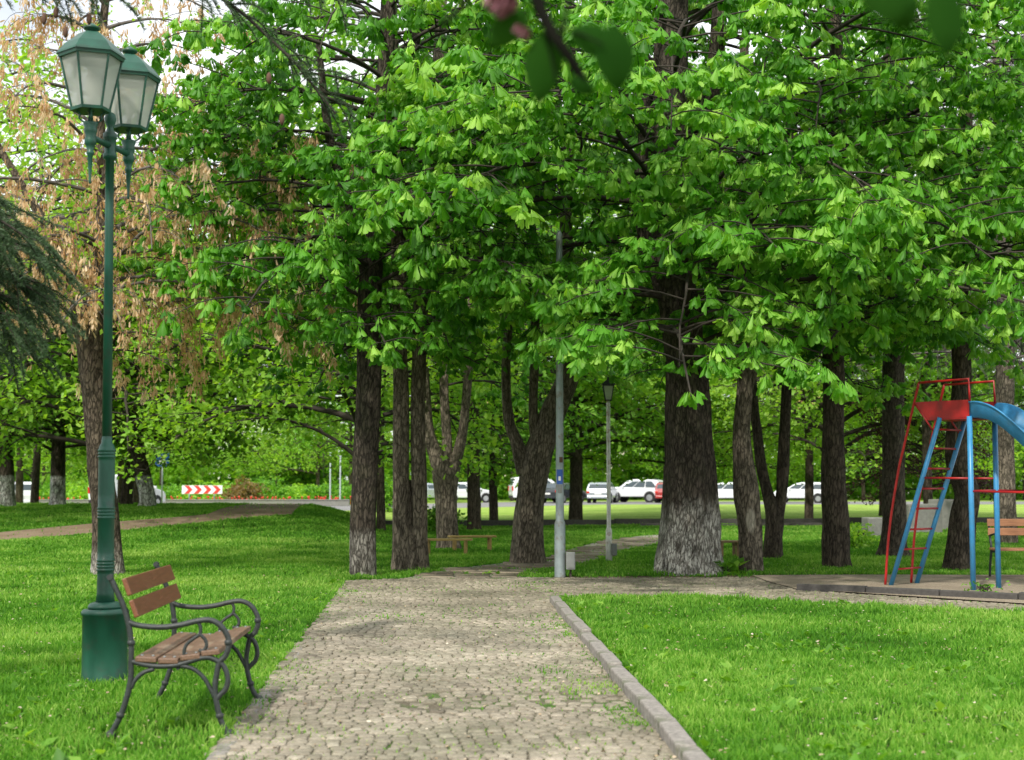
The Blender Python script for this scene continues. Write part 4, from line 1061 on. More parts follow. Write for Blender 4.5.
# ------------------------------------------------------------------ lamp post
def hexa(mb, z0, r0, z1, r1, n=6, rot=0): mb.lathe([(r0, z0), (r1, z1)], n, smooth=False, rot=rot)
def lamp_post():
    b = G(104.5, 681); r = thing('lamp_post', 'green street lamp with two hexagonal glass lanterns beside the wooden bench', 'street lamp', (b.x, b.y, -0.02), 0)
    r.rotation_euler = (0, R(-.55), 0); mb = MB(); mb.lathe([(.150, 0), (.155, .02), (.152, .03), (.152, .47), (.160, .475), (.160, .495), (.150, .51), (.10, .515)], 40); base = mb.build('base', M['green_paint'], r)
    mb = MB(); mb.lathe([(.115, .515), (.118, .53), (.105, .55), (.078, .56)], 32); mb.build('collar', M['green_paint'], r)
    mb = MB(); pr = [(.066, .55), (.058, .62), (.056, .75)]
    def rings(z, n_=4):
        out = []
        for i in range(n_): out += [(.056, z + i * .022), (.0615, z + .004 + i * .022), (.0615, z + .013 + i * .022), (.056, z + .017 + i * .022)]
        return out
    pr += rings(.77) + [(.056, .9)] + rings(1.13) + [(.056, 1.3), (.056, 1.53)] + rings(1.55, 3) + [(.050, 1.635), (.038, 1.655), (.034, 1.70)]
    mb.lathe(pr, 32); mb.build('sleeve', M['green_paint'], r)
    mb = MB(); mb.lathe([(.033, 1.6), (.030, 3.3), (.030, 3.65), (.046, 3.655), (.048, 3.69), (.038, 3.70), (.040, 3.79), (.048, 3.80), (.048, 3.835), (.03, 3.85), (.022, 3.88), (.036, 3.91), (.042, 3.94), (.034, 3.975), (.012, 3.99)], 24)
    mb.build('pole', M['green_paint'], r)
    dv = Vector((.06, .27, 0)); 
    for sg in (-1, 1):
        e = dv * sg; rot = .35
        mb = MB(); mb.tube([Vector((0, 0, 3.75)) + dv.normalized() * sg * .03, Vector((0, 0, 3.75)) + e * .5, Vector((0, 0, 3.75)) + e], [.026, .020, .024], 12); mb.build('arm', M['green_paint'], r)
        mb = MB(); z = 3.75
        mb.lathe([(.003, z - .33), (.010, z - .315), (.008, z - .30), (.018, z - .13), (.026, z - .12), (.026, z - .105), (.02, z - .10), (.032, z - .06), (.040, z - .05), (.040, z - .02), (.034, z), (.042, z + .03), (.046, z + .05), (.040, z + .06), (.050, z + .085), (.050, z + .10), (.02, z + .105), (.014, z + .17), (.03, z + .175)], 20, (e.x, e.y, 0))
        fin = mb.build('finial', M['green_paint'], r)
        z0 = z + .175; H = .37; rb, rt = .125, .205
        lan = MB(); hexa(lan, z0, rb + .008, z0 + .02, rb + .012, rot=rot)
        hexa(lan, z0 + H - .005, rt + .014, z0 + H + .022, rt + .02, rot=rot)
        for k in range(6):
            a = rot + k * math.pi / 3
            lan.tube([(rb * math.cos(a), rb * math.sin(a), z0 + .01), (rt * math.cos(a), rt * math.sin(a), z0 + H)], .0085, 6, smooth=False)
        lan.lathe([(rt + .028, z0 + H + .018), (rt + .02, z0 + H + .035), (rt - .03, z0 + H + .095), (.085, z0 + H + .17), (.07, z0 + H + .178)], 6, smooth=False, rot=rot)
        lan.lathe([(.03, z0 + H + .17), (.03, z0 + H + .20), (.052, z0 + H + .205), (.058, z0 + H + .22), (.03, z0 + H + .235), (.012, z0 + H + .25)], 16)
        lo = lan.build('lantern', M['green_paint'], r, (e.x, e.y, 0))
        for k in range(6):
            a, a2 = rot + k * math.pi / 3, rot + (k + 1) * math.pi / 3; q = .97; g_ = MB()
            pA = [Vector((rb * q * math.cos(x_), rb * q * math.sin(x_), z0 + .02)) for x_ in (a, a2)]; pB = [Vector((rt * q * math.cos(x_), rt * q * math.sin(x_), z0 + H - .005)) for x_ in (a2, a)]
            g_.add(pA + pB, [(0, 1, 2, 3)]); g_.build('pane', M['lamp_glass'], lo)
        g_ = MB(); g_.lathe([(.012, z0 + .03), (.016, z0 + .10), (.035, z0 + .16), (.042, z0 + .20), (.03, z0 + .245), (.008, z0 + .26)], 16); g_.build('bulb', M['bulb'], lo)
        for k in range(4):
            sc_ = MB(); a = rot + k * math.pi / 2; c_, s_ = math.cos(a), math.sin(a)
            sc_.tube([(c_ * t_, s_ * t_, zz) for t_, zz in catmull2([(.045, z + .10), (.075, z + .125), (.07, z + .155), (.095, z0)])], .006, 6)
            sc_.build('scroll', M['green_paint'], lo)
def catmull2(p):
    return [(v.x, v.y) for v in catmull([Vector((a, b, 0)) for a, b in p], 5)]
lamp_post()

# ------------------------------------------------------------------ bench
def near_bench():
    pn = G(108.5, 737); pf = G(153, 703); d = (pf - pn); L = 1.27
    rz = math.atan2(d.y, d.x) - math.pi / 2
    r = thing('park_bench', 'wooden bench with curly black cast iron armrests beside the green lamp post', 'bench', (pn.x, pn.y, 0), rz)
    def c(pts): return [((x - 190) / 703, (700 - y) / 703) for x, y in pts]
    def side(y0):
        f = MB()
        def tb(pts, r_, sub=6, n=10):
            P = catmull([Vector((x, y0, z)) for x, z in c(pts)], sub); f.tube(P, r_, n)
        def ring(x, y, rr=.021):
            (cx, cz), = c([(x, y)]); f.lathe([(.012, -.016), (rr, -.010), (rr, .010), (.012, .016)], 14, (cx, y0, cz))
        tb([(185, 105), (203, 140), (225, 185), (243, 230), (256, 275), (264, 320), (268, 370), (268, 430), (268, 490), (256, 550), (236, 615), (212, 665), (197, 692)], .016)
        tb([(256, 272), (300, 286), (380, 292), (450, 284), (510, 270), (560, 266), (600, 285), (628, 325), (634, 362), (622, 400), (600, 425), (590, 470), (584, 520), (590, 570), (604, 630), (622, 670), (636, 690)], .0155)
        tb([(268, 418), (320, 432), (380, 438), (440, 434), (490, 420), (530, 408), (565, 408), (600, 425), (622, 450), (632, 490), (624, 525), (600, 550), (588, 566)], .0145)
        tb([(270, 520), (285, 490), (315, 462), (355, 448)], .012)
        tb([(455, 436), (500, 448), (540, 480), (565, 520), (584, 556)], .012)
        tb([(515, 272), (526, 290), (524, 318), (500, 336), (475, 358), (466, 390), (474, 412), (492, 406)], .0095)
        tb([(524, 318), (545, 340), (550, 364), (536, 382), (522, 378)], .0095)
        for q in ((268, 350), (632, 350), (604, 625), (232, 620)): ring(*q)
        for q in ((195, 692), (637, 690)):
            (cx, cz), = c([q]); f.lathe([(.026, -.012), (.030, -.004), (.026, .012), (.014, .022)], 14, (cx + .004, y0, .012))
        (cx, cz), = c([(185, 103)]); f.tube([(cx, y0 - .02, cz), (cx, y0 + .02, cz)], .016, 10)
        o = f.build('side_frame', M['iron'], r); return o
    side(0.0); side(L)
    def plank(name, cx, cz, w, th, ang, mat, x=0.0):
        m = MB(); m.box((0, 0, 0), (w, L + .03, th), bev=.006)
        o = m.build(name, mat, r, (cx, L / 2, cz)); o.rotation_euler = (0, -ang, 0)
        for yy in (0.035, L - .035):
            for dx in (-.25, .25):
                bolt = MB(); bolt.lathe([(.008, 0), (.008, .004), (.004, .006)], 10)
                q = bolt.build('bolt', M['steel'], o, (w * dx, yy - L / 2, th / 2))
        return o
    for (zx, zy) in ((222, 140), (250, 222)):
        (cx, cz), = c([(zx, zy)]); plank('back_slat', cx + .038, cz, .098, .026, math.atan2(80, -30) , M['back_wood'])
    for i, (zx, zy, w) in enumerate(((325, 412, .115), (408, 418, .108), (490, 404, .108), (566, 388, .10))):
        (cx, cz), = c([(zx, zy)]); plank('seat_slat', cx, cz, w, .03, (-.05, -.01, .10, .10)[i], M['seat_wood'])
    m = MB(); m.tube([(.36, 0, .36), (.36, L, .36)], .009, 8); m.build('stretcher', M['iron'], r)
near_bench()

def right_bench():
    p = G(992, 579.5); r = thing('park_bench', 'orange slatted bench standing behind the slide at the right edge', 'bench', (p.x, p.y, 0), R(-4))
    L = 1.55
    for x in (.03, L - .03):
        f = MB(); f.tube(catmull([Vector((x, .24, .86)), Vector((x, .18, .6)), Vector((x, .12, .42)), Vector((x, .2, .2)), Vector((x, .24, 0))], 5), .018, 8)
        f.tube(catmull([Vector((x, .15, .62)), Vector((x, -.1, .64)), Vector((x, -.28, .58)), Vector((x, -.26, .42)), Vector((x, -.24, .2)), Vector((x, -.3, 0))], 5), .016, 8)
        f.tube([(x, .13, .40), (x, -.27, .39)], .016, 8); f.build('side_frame', M['iron'], r)
    for z, y in ((.80, .2), (.67, .17)):
        m = MB(); m.box((L / 2, y, z), (L, .025, .105), bev=.005); m.build('back_slat', M['orange_wood'], r)
    for y in (.08, -.03, -.14, -.24):
        m = MB(); m.box((L / 2, y, .43), (L, .095, .03), bev=.005); m.build('seat_slat', M['orange_wood'], r)
right_bench()

def low_bench(px, py, L, rz, label, h=.3, d=.34, mat='yellow_wood'):
    p = G(px, py); r = thing('low_bench', label, 'bench', p, rz)
    for k in (-1, 0, 1):
        m = MB(); m.box((0, k * d / 3, h), (L, d / 3 - .015, .035), bev=.004); m.build('plank', M[mat], r)
    for x in (-L / 2 + .12, L / 2 - .12):
        for y in (-.1, .1):
            m = MB(); m.box((x, y, (h - .02) / 2), (.05, .05, h - .02)); m.build('leg', M[mat], r)
        m = MB(); m.box((x, 0, h - .045), (.045, d * .85, .05)); m.build('crossbar', M[mat], r)
low_bench(447, 555.5, .95, R(-3), 'nearer backless plank bench between the twin trunk and the footpath')
low_bench(472, 551.5, .95, R(10), 'backless plank bench standing farther right beside the forked trunk')
low_bench(728, 558, .55, R(12), 'small wooden stool bench in the grass between the largest trunk and the scarred one', mat='tan_wood')

# ------------------------------------------------------------------ slide
def slide():
    P1 = G(973.4, 592.5); s = Vector((.66, -.75, 0)).normalized(); w = Vector((.45, .40, 0)); z = Vector((0, 0, 1))
    r = thing('playground_slide', 'blue and red metal playground slide with ladder and safety rails', 'slide', P1)
    A = lambda a_, b_, h: s * a_ + w * b_ + z * h     # along, across (0..1), height
    red, blue = M['red_paint'], M['blue_paint']
    for b_ in (0, 1):
        m = MB(); m.tube([A(0, b_, 0), A(0, b_, 2.2)], .034, 14); m.build('post', blue, r)
        m = MB(); m.tube([A(-1.21, b_, 0), A(-.42, b_, 2.2)], .031, 14); m.build('ladder_rail', blue, r)
        m = MB(); m.tube(catmull([A(-1.29, b_, 0), A(-1.21, b_, .75), A(-1.06, b_, 1.5), A(-.96, b_, 1.85), A(-.80, b_, 2.40), A(-.72, b_, 2.66)], 5), .017, 10); m.build('hand_rail', red, r)
        m = MB(); m.tube([A(-.72, b_, 2.66), A(0, b_, 2.67), A(0.01, b_, 2.38)], .016, 10); m.build('guard_rail', red, r)
        m = MB(); m.add([A(-.80, b_, 2.41), A(0, b_, 2.41), A(0, b_, 2.19), A(-.62, b_, 2.19)], [(0, 1, 2, 3)]); pn = m.build('side_panel', red, r)
        sol = pn.modifiers.new('t', 'SOLIDIFY'); sol.thickness = .006
        m = MB(); m.tube([A(-.80, b_, 2.41), A(-.50, b_, 2.0)], .012, 8); m.build('brace', red, r)
    m = MB(); fl = [A(-.62, 0, 2.19), A(0, 0, 2.19), A(0, 1, 2.19), A(-.62, 1, 2.19)]; m.add(fl, [(0, 1, 2, 3)]); o = m.build('platform', red, r); q = o.modifiers.new('t', 'SOLIDIFY'); q.thickness = .02
    for h in (.24, .50, .76, 1.03, 1.29, 1.55, 1.81, 2.05):
        t = h / 2.2; a_ = -1.21 + .79 * t
        m = MB(); m.tube([A(a_, -.04, h), A(a_, 1.04, h)], .013, 8); m.build('rung', red, r)
    for b_ in (0, 1):
        m = MB(); m.tube([A(-.66, b_, 1.43), A(0, b_, 1.42)], .013, 8); m.build('brace_bar', red, r)
    m = MB(); m.tube([A(0, 0, 1.26), A(0, 1, 1.27)], .013, 8); m.tube([A(0, 1, 1.27), A(1.3, 1, 1.24)], .013, 8); m.tube([A(0, 0, 1.26), A(1.2, 0, 1.24)], .013, 8); m.build('brace_bar', red, r)
    prof = []
    for i in range(25):
        t = i / 24; a_ = t * 3.55
        h = 2.19 - 2.0 * (S(0, 1, t) * .55 + t * .45) if t < .85 else None
        if h is None: h = .30 - (t - .85) * .3
        prof.append((a_, float(h)))
    prof = [(0, 2.19), (.15, 2.18), (.32, 2.12), (.5, 2.0), (.8, 1.74), (1.2, 1.38), (1.7, .95), (2.1, .62), (2.4, .42), (2.7, .33), (3.1, .30), (3.3, .24)]
    pc = [(v.x, v.y) for v in catmull([Vector((a_, h, 0)) for a_, h in prof], 4)]
    m = MB(); vs = []
    for a_, h in pc:
        for b_, up in ((-.02, .19), (0, .17), (0, .0), (.5, -.015), (1, 0), (1, .17), (1.02, .19)): vs.append(A(a_, b_, h + up))
    fs = [(i * 7 + k, i * 7 + k + 1, i * 7 + 7 + k + 1, i * 7 + 7 + k) for i in range(len(pc) - 1) for k in range(6)]
    m.add(vs, fs, True); o = m.build('chute', blue, r); q = o.modifiers.new('t', 'SOLIDIFY'); q.thickness = .005
    for b_ in (0, 1):
        m = MB(); m.tube([A(a_, b_ * 1.02 - (1 - b_) * .02, h + .19) for a_, h in pc], .012, 8); m.build('chute_rim', blue, r)
        m = MB(); m.tube([A(2.6, b_, 0), A(2.6, b_, .33)], .02, 10); m.build('post', blue, r)
slide()

# ------------------------------------------------------------------ poles
def pole1():
    p = G(560, 578); r = thing('metal_pole', 'tall grey galvanised pole with a cabinet at its foot, stickers on its side', 'pole', p, 0)
    m = MB(); m.lathe([(.082, 0), (.080, .02), (.078, .78), (.074, .80), (.060, .83), (.056, 2.0), (.047, 4.6), (.045, 5.0), (.02, 5.05)], 24); m.build('shaft', M['steel'], r)
    m = MB(); m.box((.15, -.06, .25), (.13, .13, .25), bev=.01); b = m.build('cabinet', M['box_grey'], r)
    m = MB(); m.box((.15, -.13, .25), (.10, .008, .20), bev=.003); m.build('cabinet_door', M['box_grey'], b)
    m = MB(); m.box((.15, -.05, .07), (.03, .03, .14)); m.build('bracket', M['twig'], r)
    def sticker(z0, z1, a0, a1, mat):
        m = MB(); vs = []; n = 6
        for i in range(n + 1):
            a = a0 + (a1 - a0) * i / n
            for zz in (z0, z1): vs.append((.0665 * math.cos(a), .0665 * math.sin(a), zz))
        m.add(vs, [(2 * i, 2 * i + 2, 2 * i + 3, 2 * i + 1) for i in range(n)]); m.build('sticker', mat, r)
    sticker(1.35, 1.56, -2.3, -.9, M['sign_blue']); sticker(1.40, 1.46, -1.9, -1.4, M['sign_white']); sticker(1.22, 1.34, -2.1, -1.1, M['box_grey']); sticker(1.66, 1.74, -1.7, -.9, M['cone'])
pole1()
def pole2():
    p = G(609, 562); r = thing('lantern_post', 'slim pale park lamp with one small square lantern and a box at its foot', 'street lamp', p, 0)
    m = MB(); m.lathe([(.056, 0), (.054, .55), (.045, .57), (.036, .6), (.034, 2.75), (.02, 2.80)], 16); m.build('pole', M['pale_paint'], r)
    m = MB(); m.box((.09, -.03, .22), (.09, .10, .20), bev=.008); m.build('junction_box', M['box_grey'], r)
    m = MB(); z0 = 2.80; hexa(m, z0, .07, z0 + .02, .075, 4, R(45)); hexa(m, z0 + .26, .135, z0 + .28, .14, 4, R(45)); m.lathe([(.18, z0 + .28), (.08, z0 + .35), (.03, z0 + .37), (.02, z0 + .42)], 4, smooth=False, rot=R(45))
    for k in range(4):
        a = R(45) + k * math.pi / 2; m.tube([(.07 * math.cos(a), .07 * math.sin(a), z0), (.13 * math.cos(a), .13 * math.sin(a), z0 + .27)], .008, 6)
    lo = m.build('lantern', M['iron'], r)
    g_ = MB(); g_.lathe([(.064, z0 + .015), (.122, z0 + .262)], 4, smooth=False, rot=R(45)); g_.build('pane', M['lamp_glass'], lo)
pole2()
def thin_post(px, py, h, rad, label, mat='steel'):
    p = G(px, py); r = thing('post', label, 'post', p, 0)
    m = MB(); m.lathe([(rad * 1.2, 0), (rad * 1.2, .1), (rad, .12), (rad * .9, h), (rad * .3, h + .02)], 12); m.build('shaft', M[mat], r)
    m = MB(); m.box((0, 0, h + .05), (.16, .09, .08), bev=.02); m.build('head', M[mat], r)
thin_post(330, 506, 3.2, .05, 'left one of the two thin grey roadside posts left of the slim dark chestnut'); thin_post(340, 506, 3.0, .05, 'right one of the two thin grey roadside posts left of the slim dark chestnut')
thin_post(133, 506.3, 7, .05, 'thin dark post beside the whitewashed trunk near the white van', 'iron')

# crossing sign and chevron board on the road
def signs():
    Y = 72.0; X = (163 - 512) / F * Y; r = thing('crossing_sign', 'blue square pedestrian crossing sign on a thin post by the road', 'sign', (X, Y, 0), R(8))
    m = MB(); m.tube([(0, 0, 0), (0, 0, 2.9)], .035, 10); m.build('post', M['steel'], r)
    m = MB(); m.box((0, -.05, 2.55), (.66, .02, .66), bev=.006); pl = m.build('panel', M['sign_blue'], r)
    m = MB(); m.add([(-.24, -.065, 2.32), (.24, -.065, 2.32), (0, -.065, 2.80)], [(0, 1, 2)]); m.build('triangle', M['sign_white'], pl)
    m = MB(); m.tube([(0, -.075, 2.6), (0, -.075, 2.5)], .02, 6); m.tube([(0, -.075, 2.5), (-.06, -.075, 2.38)], .013, 6); m.tube([(0, -.075, 2.5), (.07, -.075, 2.38)], .013, 6); m.tube([(-.07, -.075, 2.53), (.07, -.075, 2.53)], .012, 6); m.lathe([(.005, -.03), (.028, 0), (.005, .03)], 8, (0, -.075, 2.66)); m.build('walking_figure', M['iron'], pl)
    Y = 90.0; X = (203 - 512) / F * Y; r = thing('chevron_board', 'long red and white chevron board on two posts beyond the road', 'sign', (X, Y, 0), 0)
    for x in (-.8, .75): m = MB(); m.tube([(x, .03, 0), (x, .03, 1.15)], .04, 8); m.build('post', M['steel'], r)
    m = MB(); m.box((0, 0, 1.0), (2.5, .03, .52), bev=.005); pl = m.build('panel', M['sign_white'], r)
    m = MB()
    for k in range(4):
        x = -1.1 + k * .58; t = .28
        m.add([(x, -.02, 1.25), (x + t, -.02, 1.25), (x + t + .24, -.02, 1.0), (x + .24, -.02, 1.0)], [(3, 2, 1, 0)])
        m.add([(x + .24, -.02, 1.0), (x + t + .24, -.02, 1.0), (x + t, -.02, .75), (x, -.02, .75)], [(3, 2, 1, 0)])
    m.build('chevrons', M['sign_red'], pl)
signs()

# ------------------------------------------------------------------ cars
def car(kind, X, Y, rz, paint, label, group=None):
    z = float(hgt(X, Y)) + .01
    r = thing('van' if kind == 'van' else 'parked_car', label, 'van' if kind == 'van' else 'car', (X, Y, z), rz, group)
    D = {'hatch': (4.0, 1.7, 1.46, [(-1.98, .35), (-2.0, .75), (-1.93, .98), (-1.72, 1.36), (-1.35, 1.45), (-.1, 1.46), (.35, 1.36), (1.0, .98), (1.75, .84), (1.96, .62), (1.98, .32)], (-1.25, 1.25), .30),
         'suv': (4.4, 1.8, 1.68, [(-2.15, .42), (-2.2, .85), (-2.12, 1.1), (-1.95, 1.55), (-1.6, 1.66), (0, 1.68), (.45, 1.56), (.98, 1.12), (1.9, 1.0), (2.15, .8), (2.18, .4)], (-1.33, 1.33), .36),
         'sedan': (4.5, 1.75, 1.42, [(-2.2, .35), (-2.25, .8), (-2.1, .98), (-1.55, 1.02), (-1.0, 1.38), (-.3, 1.42), (.3, 1.36), (1.0, .98), (1.95, .84), (2.2, .62), (2.22, .32)], (-1.35, 1.35), .31),
         'van': (4.4, 1.8, 1.85, [(-2.15, .35), (-2.2, .9), (-2.18, 1.2), (-2.05, 1.78), (-1.7, 1.84), (.3, 1.82), (.7, 1.66), (1.35, 1.10), (2.0, .95), (2.17, .7), (2.18, .32)], (-1.35, 1.4), .32)}[kind]
    L, Wd, H, prof, wx, wr = D
    body = MB(); vs = []; half = Wd / 2; belt = .98 if kind not in ('suv', 'van') else 1.1
    def yw(zz): return half * (1 - .17 * max(0, (zz - belt)) / max(.3, H - belt)) - (.04 if zz < .45 else 0)
    n = len(prof)
    for sgn in (-1, 1):
        for x, zz in prof: vs.append((x, sgn * yw(zz), zz))
    for sgn in (-1, 1):
        for x, zz in prof: vs.append((x * 1.0, sgn * (yw(zz) - .07), zz + (.03 if zz > 1.2 else 0)))
    fs = [tuple(range(n))[::-1], tuple(range(n, 2 * n))]
    for i in range(n - 1): fs.append((i, i + 1, n + i + 1, n + i))
    fs.append((n - 1, 0, n, 2 * n - 1))
    body.add(vs[:2 * n], fs); bo = body.build('body', paint, r)
    bv = bo.modifiers.new('b', 'BEVEL'); bv.width = .06; bv.segments = 2; bv.limit_method = 'ANGLE'; bv.angle_limit = R(25)
    rz_ = H - .16
    # side glass with pillars, front and rear screens
    xs_top = [p for p in prof if p[1] > H - .12]; xa, xb = min(p[0] for p in xs_top), max(p[0] for p in xs_top)
    xfb = [p[0] for p in prof if p[0] > 0.3 and abs(p[1] - belt) < .16]; xf = min(xfb) if xfb else 1.0
    xr = prof[2][0] if kind != 'sedan' else -1.5
    for sgn in (-1, 1):
        pts = [(xr + .22, belt + .02), (xf - .12, belt + .02), (xb - .02, rz_ + .02), (xa + .1, rz_ + .02)]
        m = 3 if kind != 'sedan' else 2
        for k in range(m):
            t0, t1 = k / m + .015, (k + 1) / m - .015
            b0 = Vector((pts[0][0] + (pts[1][0] - pts[0][0]) * t0, 0, pts[0][1])); b1 = Vector((pts[0][0] + (pts[1][0] - pts[0][0]) * t1, 0, pts[0][1]))
            c1 = Vector((pts[3][0] + (pts[2][0] - pts[3][0]) * t1, 0, pts[2][1])); c0 = Vector((pts[3][0] + (pts[2][0] - pts[3][0]) * t0, 0, pts[2][1]))
            if kind == 'van' and k == 0: continue
            q = MB(); q.add([(v.x, sgn * (yw(v.z) + .006), v.z) for v in (b0, b1, c1, c0)], [(0, 1, 2, 3) if sgn < 0 else (3, 2, 1, 0)]); q.build('window', M['car_glass'], r)
    def screen(pa, pb, out, name):
        a_ = Vector((pa[0], 0, pa[1])); b_ = Vector((pb[0], 0, pb[1])); lo = a_.lerp(b_, .10); hi = a_.lerp(b_, .88); o_ = Vector(out) * .012
        q = MB(); q.add([(lo.x + o_.x, -yw(lo.z) + .12, lo.z + o_.z), (lo.x + o_.x, yw(lo.z) - .12, lo.z + o_.z), (hi.x + o_.x, yw(hi.z) - .12, hi.z + o_.z), (hi.x + o_.x, -yw(hi.z) + .12, hi.z + o_.z)], [(0, 1, 2, 3)]); q.build(name, M['car_glass'], r)
    fi = [i for i, p in enumerate(prof) if p == max([p for p in prof if p[0] > 0 and abs(p[1] - belt) < .16], key=lambda p: -p[0])][0]
    screen(prof[fi], prof[fi - 1], (.8, 0, .6), 'windscreen')
    ri = 2 if kind != 'sedan' else 3
    screen(prof[ri], prof[ri + 1], (-.9, 0, .4), 'rear_window')
    for x in wx:
        for sgn in (-1, 1):
            y_ = sgn * (half - .10)
            a = MB(); a.tube([(x, sgn * (half - .012), wr + .03), (x, sgn * (half + .004), wr + .03)], wr + .07, 20); a.build('wheel_arch', M['rubber'], r)
            e = MB(); e.tube([(x, sgn * (half - .2), wr), (x, sgn * (half + .012), wr)], wr, 20); wq = e.build('wheel', M['rubber'], r)
            e = MB(); e.tube([(x, sgn * (half + .008), wr), (x, sgn * (half + .02), wr)], wr * .64, 14); e.build('rim', M['rim'], wq)
    for sgn in (-1, 1):
        xb_ = prof[1][0]; q = MB(); hh = .34 if kind in ('van', 'suv') else .18
        q.box((xb_ + .03, sgn * (half - .13), prof[1][1] + .02 + hh / 2 - .08), (.10, .20, hh), bev=.02); q.build('tail_light', M['tail'], r)
        q = MB(); q.box((prof[-2][0] - .03, sgn * (half - .22), prof[-2][1] + .04), (.12, .32, .14), bev=.03); q.build('headlight', M['head'], r)
        q = MB(); q.box((xf - .28, sgn * (half + .09), belt + .06), (.10, .18, .13), bev=.03); q.build('mirror', paint, r)
    q = MB(); q.box((prof[1][0] - .012, 0, .66), (.02, .5, .12)); q.build('number_plate', M['plate'], r)
    q = MB(); q.box((prof[0][0] + .02, 0, .42), (.12, Wd - .12, .18), bev=.03); q.build('bumper', M['rubber'] if kind == 'van' else paint, r)
    return r
def at(px, Y): return (px - 512) / F * Y
car('hatch', at(16, 77), 77, R(115), M['car_white'], 'white hatchback at the far left edge beside the whitewashed trunk')
car('van', at(129, 79), 79, R(66), M['car_white'], 'small white van seen from behind past the green lamp post')
car('van', at(540, 106), 106, R(10), M['car_white'], 'white van parked behind the leaning forked tree')
car('hatch', at(466, 106), 106, R(20), M['car_white'], 'white car parked behind the dark mid distance trunk')
car('sedan', at(562, 104.5), 104.5, R(60), M['car_dark'], 'dark car parked just right of the grey metal pole')
car('hatch', at(602, 104), 104, R(78), M['car_silver'], 'silver car seen from behind next to the pale lantern post')
car('suv', at(636, 107), 107, R(155), M['car_white'], 'white off roader parked right of the silver car')
car('hatch', at(668, 105), 105, R(80), M['car_red'], 'red car parked between the white off roader and the largest trunk')
car('hatch', at(722, 104), 104, R(170), M['car_white'], 'white car seen in the gap right of the largest trunk')
car('hatch', at(800, 104), 104, R(165), M['car_white'], 'white car parked behind the straight dark trunk on the right')
car('sedan', at(430, 107), 107, R(10), M['car_silver'], 'silver car showing behind the twin fluted trunk')

# ------------------------------------------------------------------ low walls, blocks, shrubs, buildings
def wallbox(name, X0, X1, Y, h, t, mat, label, cat='wall', rz=0):
    r = thing(name, label, cat, ((X0 + X1) / 2, Y, 0), rz); L = X1 - X0
    m = MB(); m.box((0, 0, h / 2), (L, t, h), bev=.02); m.build('wall', mat, r); m = MB(); m.box((0, 0, h + .03), (L + .02, t + .08, .06), bev=.01); m.build('coping', mat, r)
wallbox('low_wall', -60, at(350, 89), 89, .35, .3, M['concrete'], 'low pale wall running along the far side of the road on the left')
def block(px, py, w, h, d, label, rz=0):
    p = G(px, py); r = tag(MB().box((0, 0, h / 2), (w, d, h), bev=.03).build('concrete_block', M['concrete'], None, p), label, 'block'); r.rotation_euler = (0, 0, rz)
block(921, 533, 1.0, .8, .6, 'larger pale concrete block behind the slide ladder', .2); block(950, 530, 1.2, .9, .7, 'concrete block behind the crooked trunk near the slide', -.3); block(880, 537, .8, .5, .5, 'dark low block beside the flared trunk behind the slide', .1)

def shrub(X, Y, rx, ry, h, label, mat='lime_leaf', group=None, seed=1, size=.16, n=900, z=0.0):
    rg = np.random.default_rng(seed); r = thing('shrub', label, 'shrub', (X, Y, float(hgt(X, Y)) + z), 0, group)
    u = rg.normal(0, 1, (n, 3)); u /= np.linalg.norm(u, axis=1)[:, None]; u[:, 2] = np.abs(u[:, 2])
    rad = rg.uniform(.55, 1.0, n) * (1 + .22 * np.sin(u[:, 0] * 7 + seed) * np.cos(u[:, 1] * 6))
    P = u * rad[:, None] * np.array([rx, ry, h])
    V, T, t = leaf_cloud(P, rg, size, 0, True, sd=.10, per=4); obj_of('leaves', tri_mesh('leaves', V, T, t, M[mat]), r)
    tw = Twigs()
    for i in range(12):
        a = rg.random() * 6.28; tw.add(np.array([(0, 0, 0), (math.cos(a) * rx * .3, math.sin(a) * ry * .3, h * .45), (math.cos(a) * rx * .6, math.sin(a) * ry * .6, h * .75)]), .02, .006, 4)
    tw.build('stems', M['twig'], r)
for i, (px, Y, rx, h) in enumerate([(-20, 96, 3.2, 1.5), (40, 97, 3.5, 1.7), (92, 96, 3, 1.6), (175, 99, 3.2, 1.3), (222, 98, 3, 1.5), (262, 97, 2.8, 1.7), (300, 98, 2.6, 1.3), (336, 97, 2.4, 1.5), (390, 104, 2.6, 1.2)]):
    shrub(at(px, Y), Y, rx, 2, h, 'bushy green shrub in the bed beyond the roadside wall', group='shrubs in the bed beyond the wall', seed=i, size=.22, mat=['lime_leaf', 'far_leaf'][i % 2], n=700)
shrub(at(245, 94), 94, 1.6, 1.4, 1.7, 'rust tinged bush right of the chevron board', mat='rust_leaf', seed=40, size=.18, n=500)
p = G(856, 548); shrub(p.x, p.y, .38, .3, .5, 'small bright bush at the foot of the straight dark trunk left of the slide', seed=41, size=.09, n=130)
p = G(62, 508.5); shrub(p.x, p.y, .7, .4, .35, 'low leafy suckers around the whitewashed trunk on the left rise', mat='far_leaf', seed=42, size=.12, n=160)
p = G(728, 574.5); shrub(p.x, p.y, .22, .15, .2, 'broad leaved weed at the right foot of the largest trunk', mat='far_leaf', seed=43, size=.16, n=14)
p = G(984, 594.5); shrub(p.x, p.y, .14, .12, .14, 'weed tuft between the two front slide posts', mat='grass', seed=44, size=.05, n=22)
p = G(440, 532); shrub(p.x, p.y, .6, .5, .8, 'dark bush between the fluted trunk and the V fork', mat='far_leaf', seed=45, size=.12, n=200)
p = G(388, 512); shrub(p.x, p.y, 1.2, .8, 1.7, 'dark green bush behind the fluted twin trunk', mat='far_leaf', seed=46, size=.15, n=500)
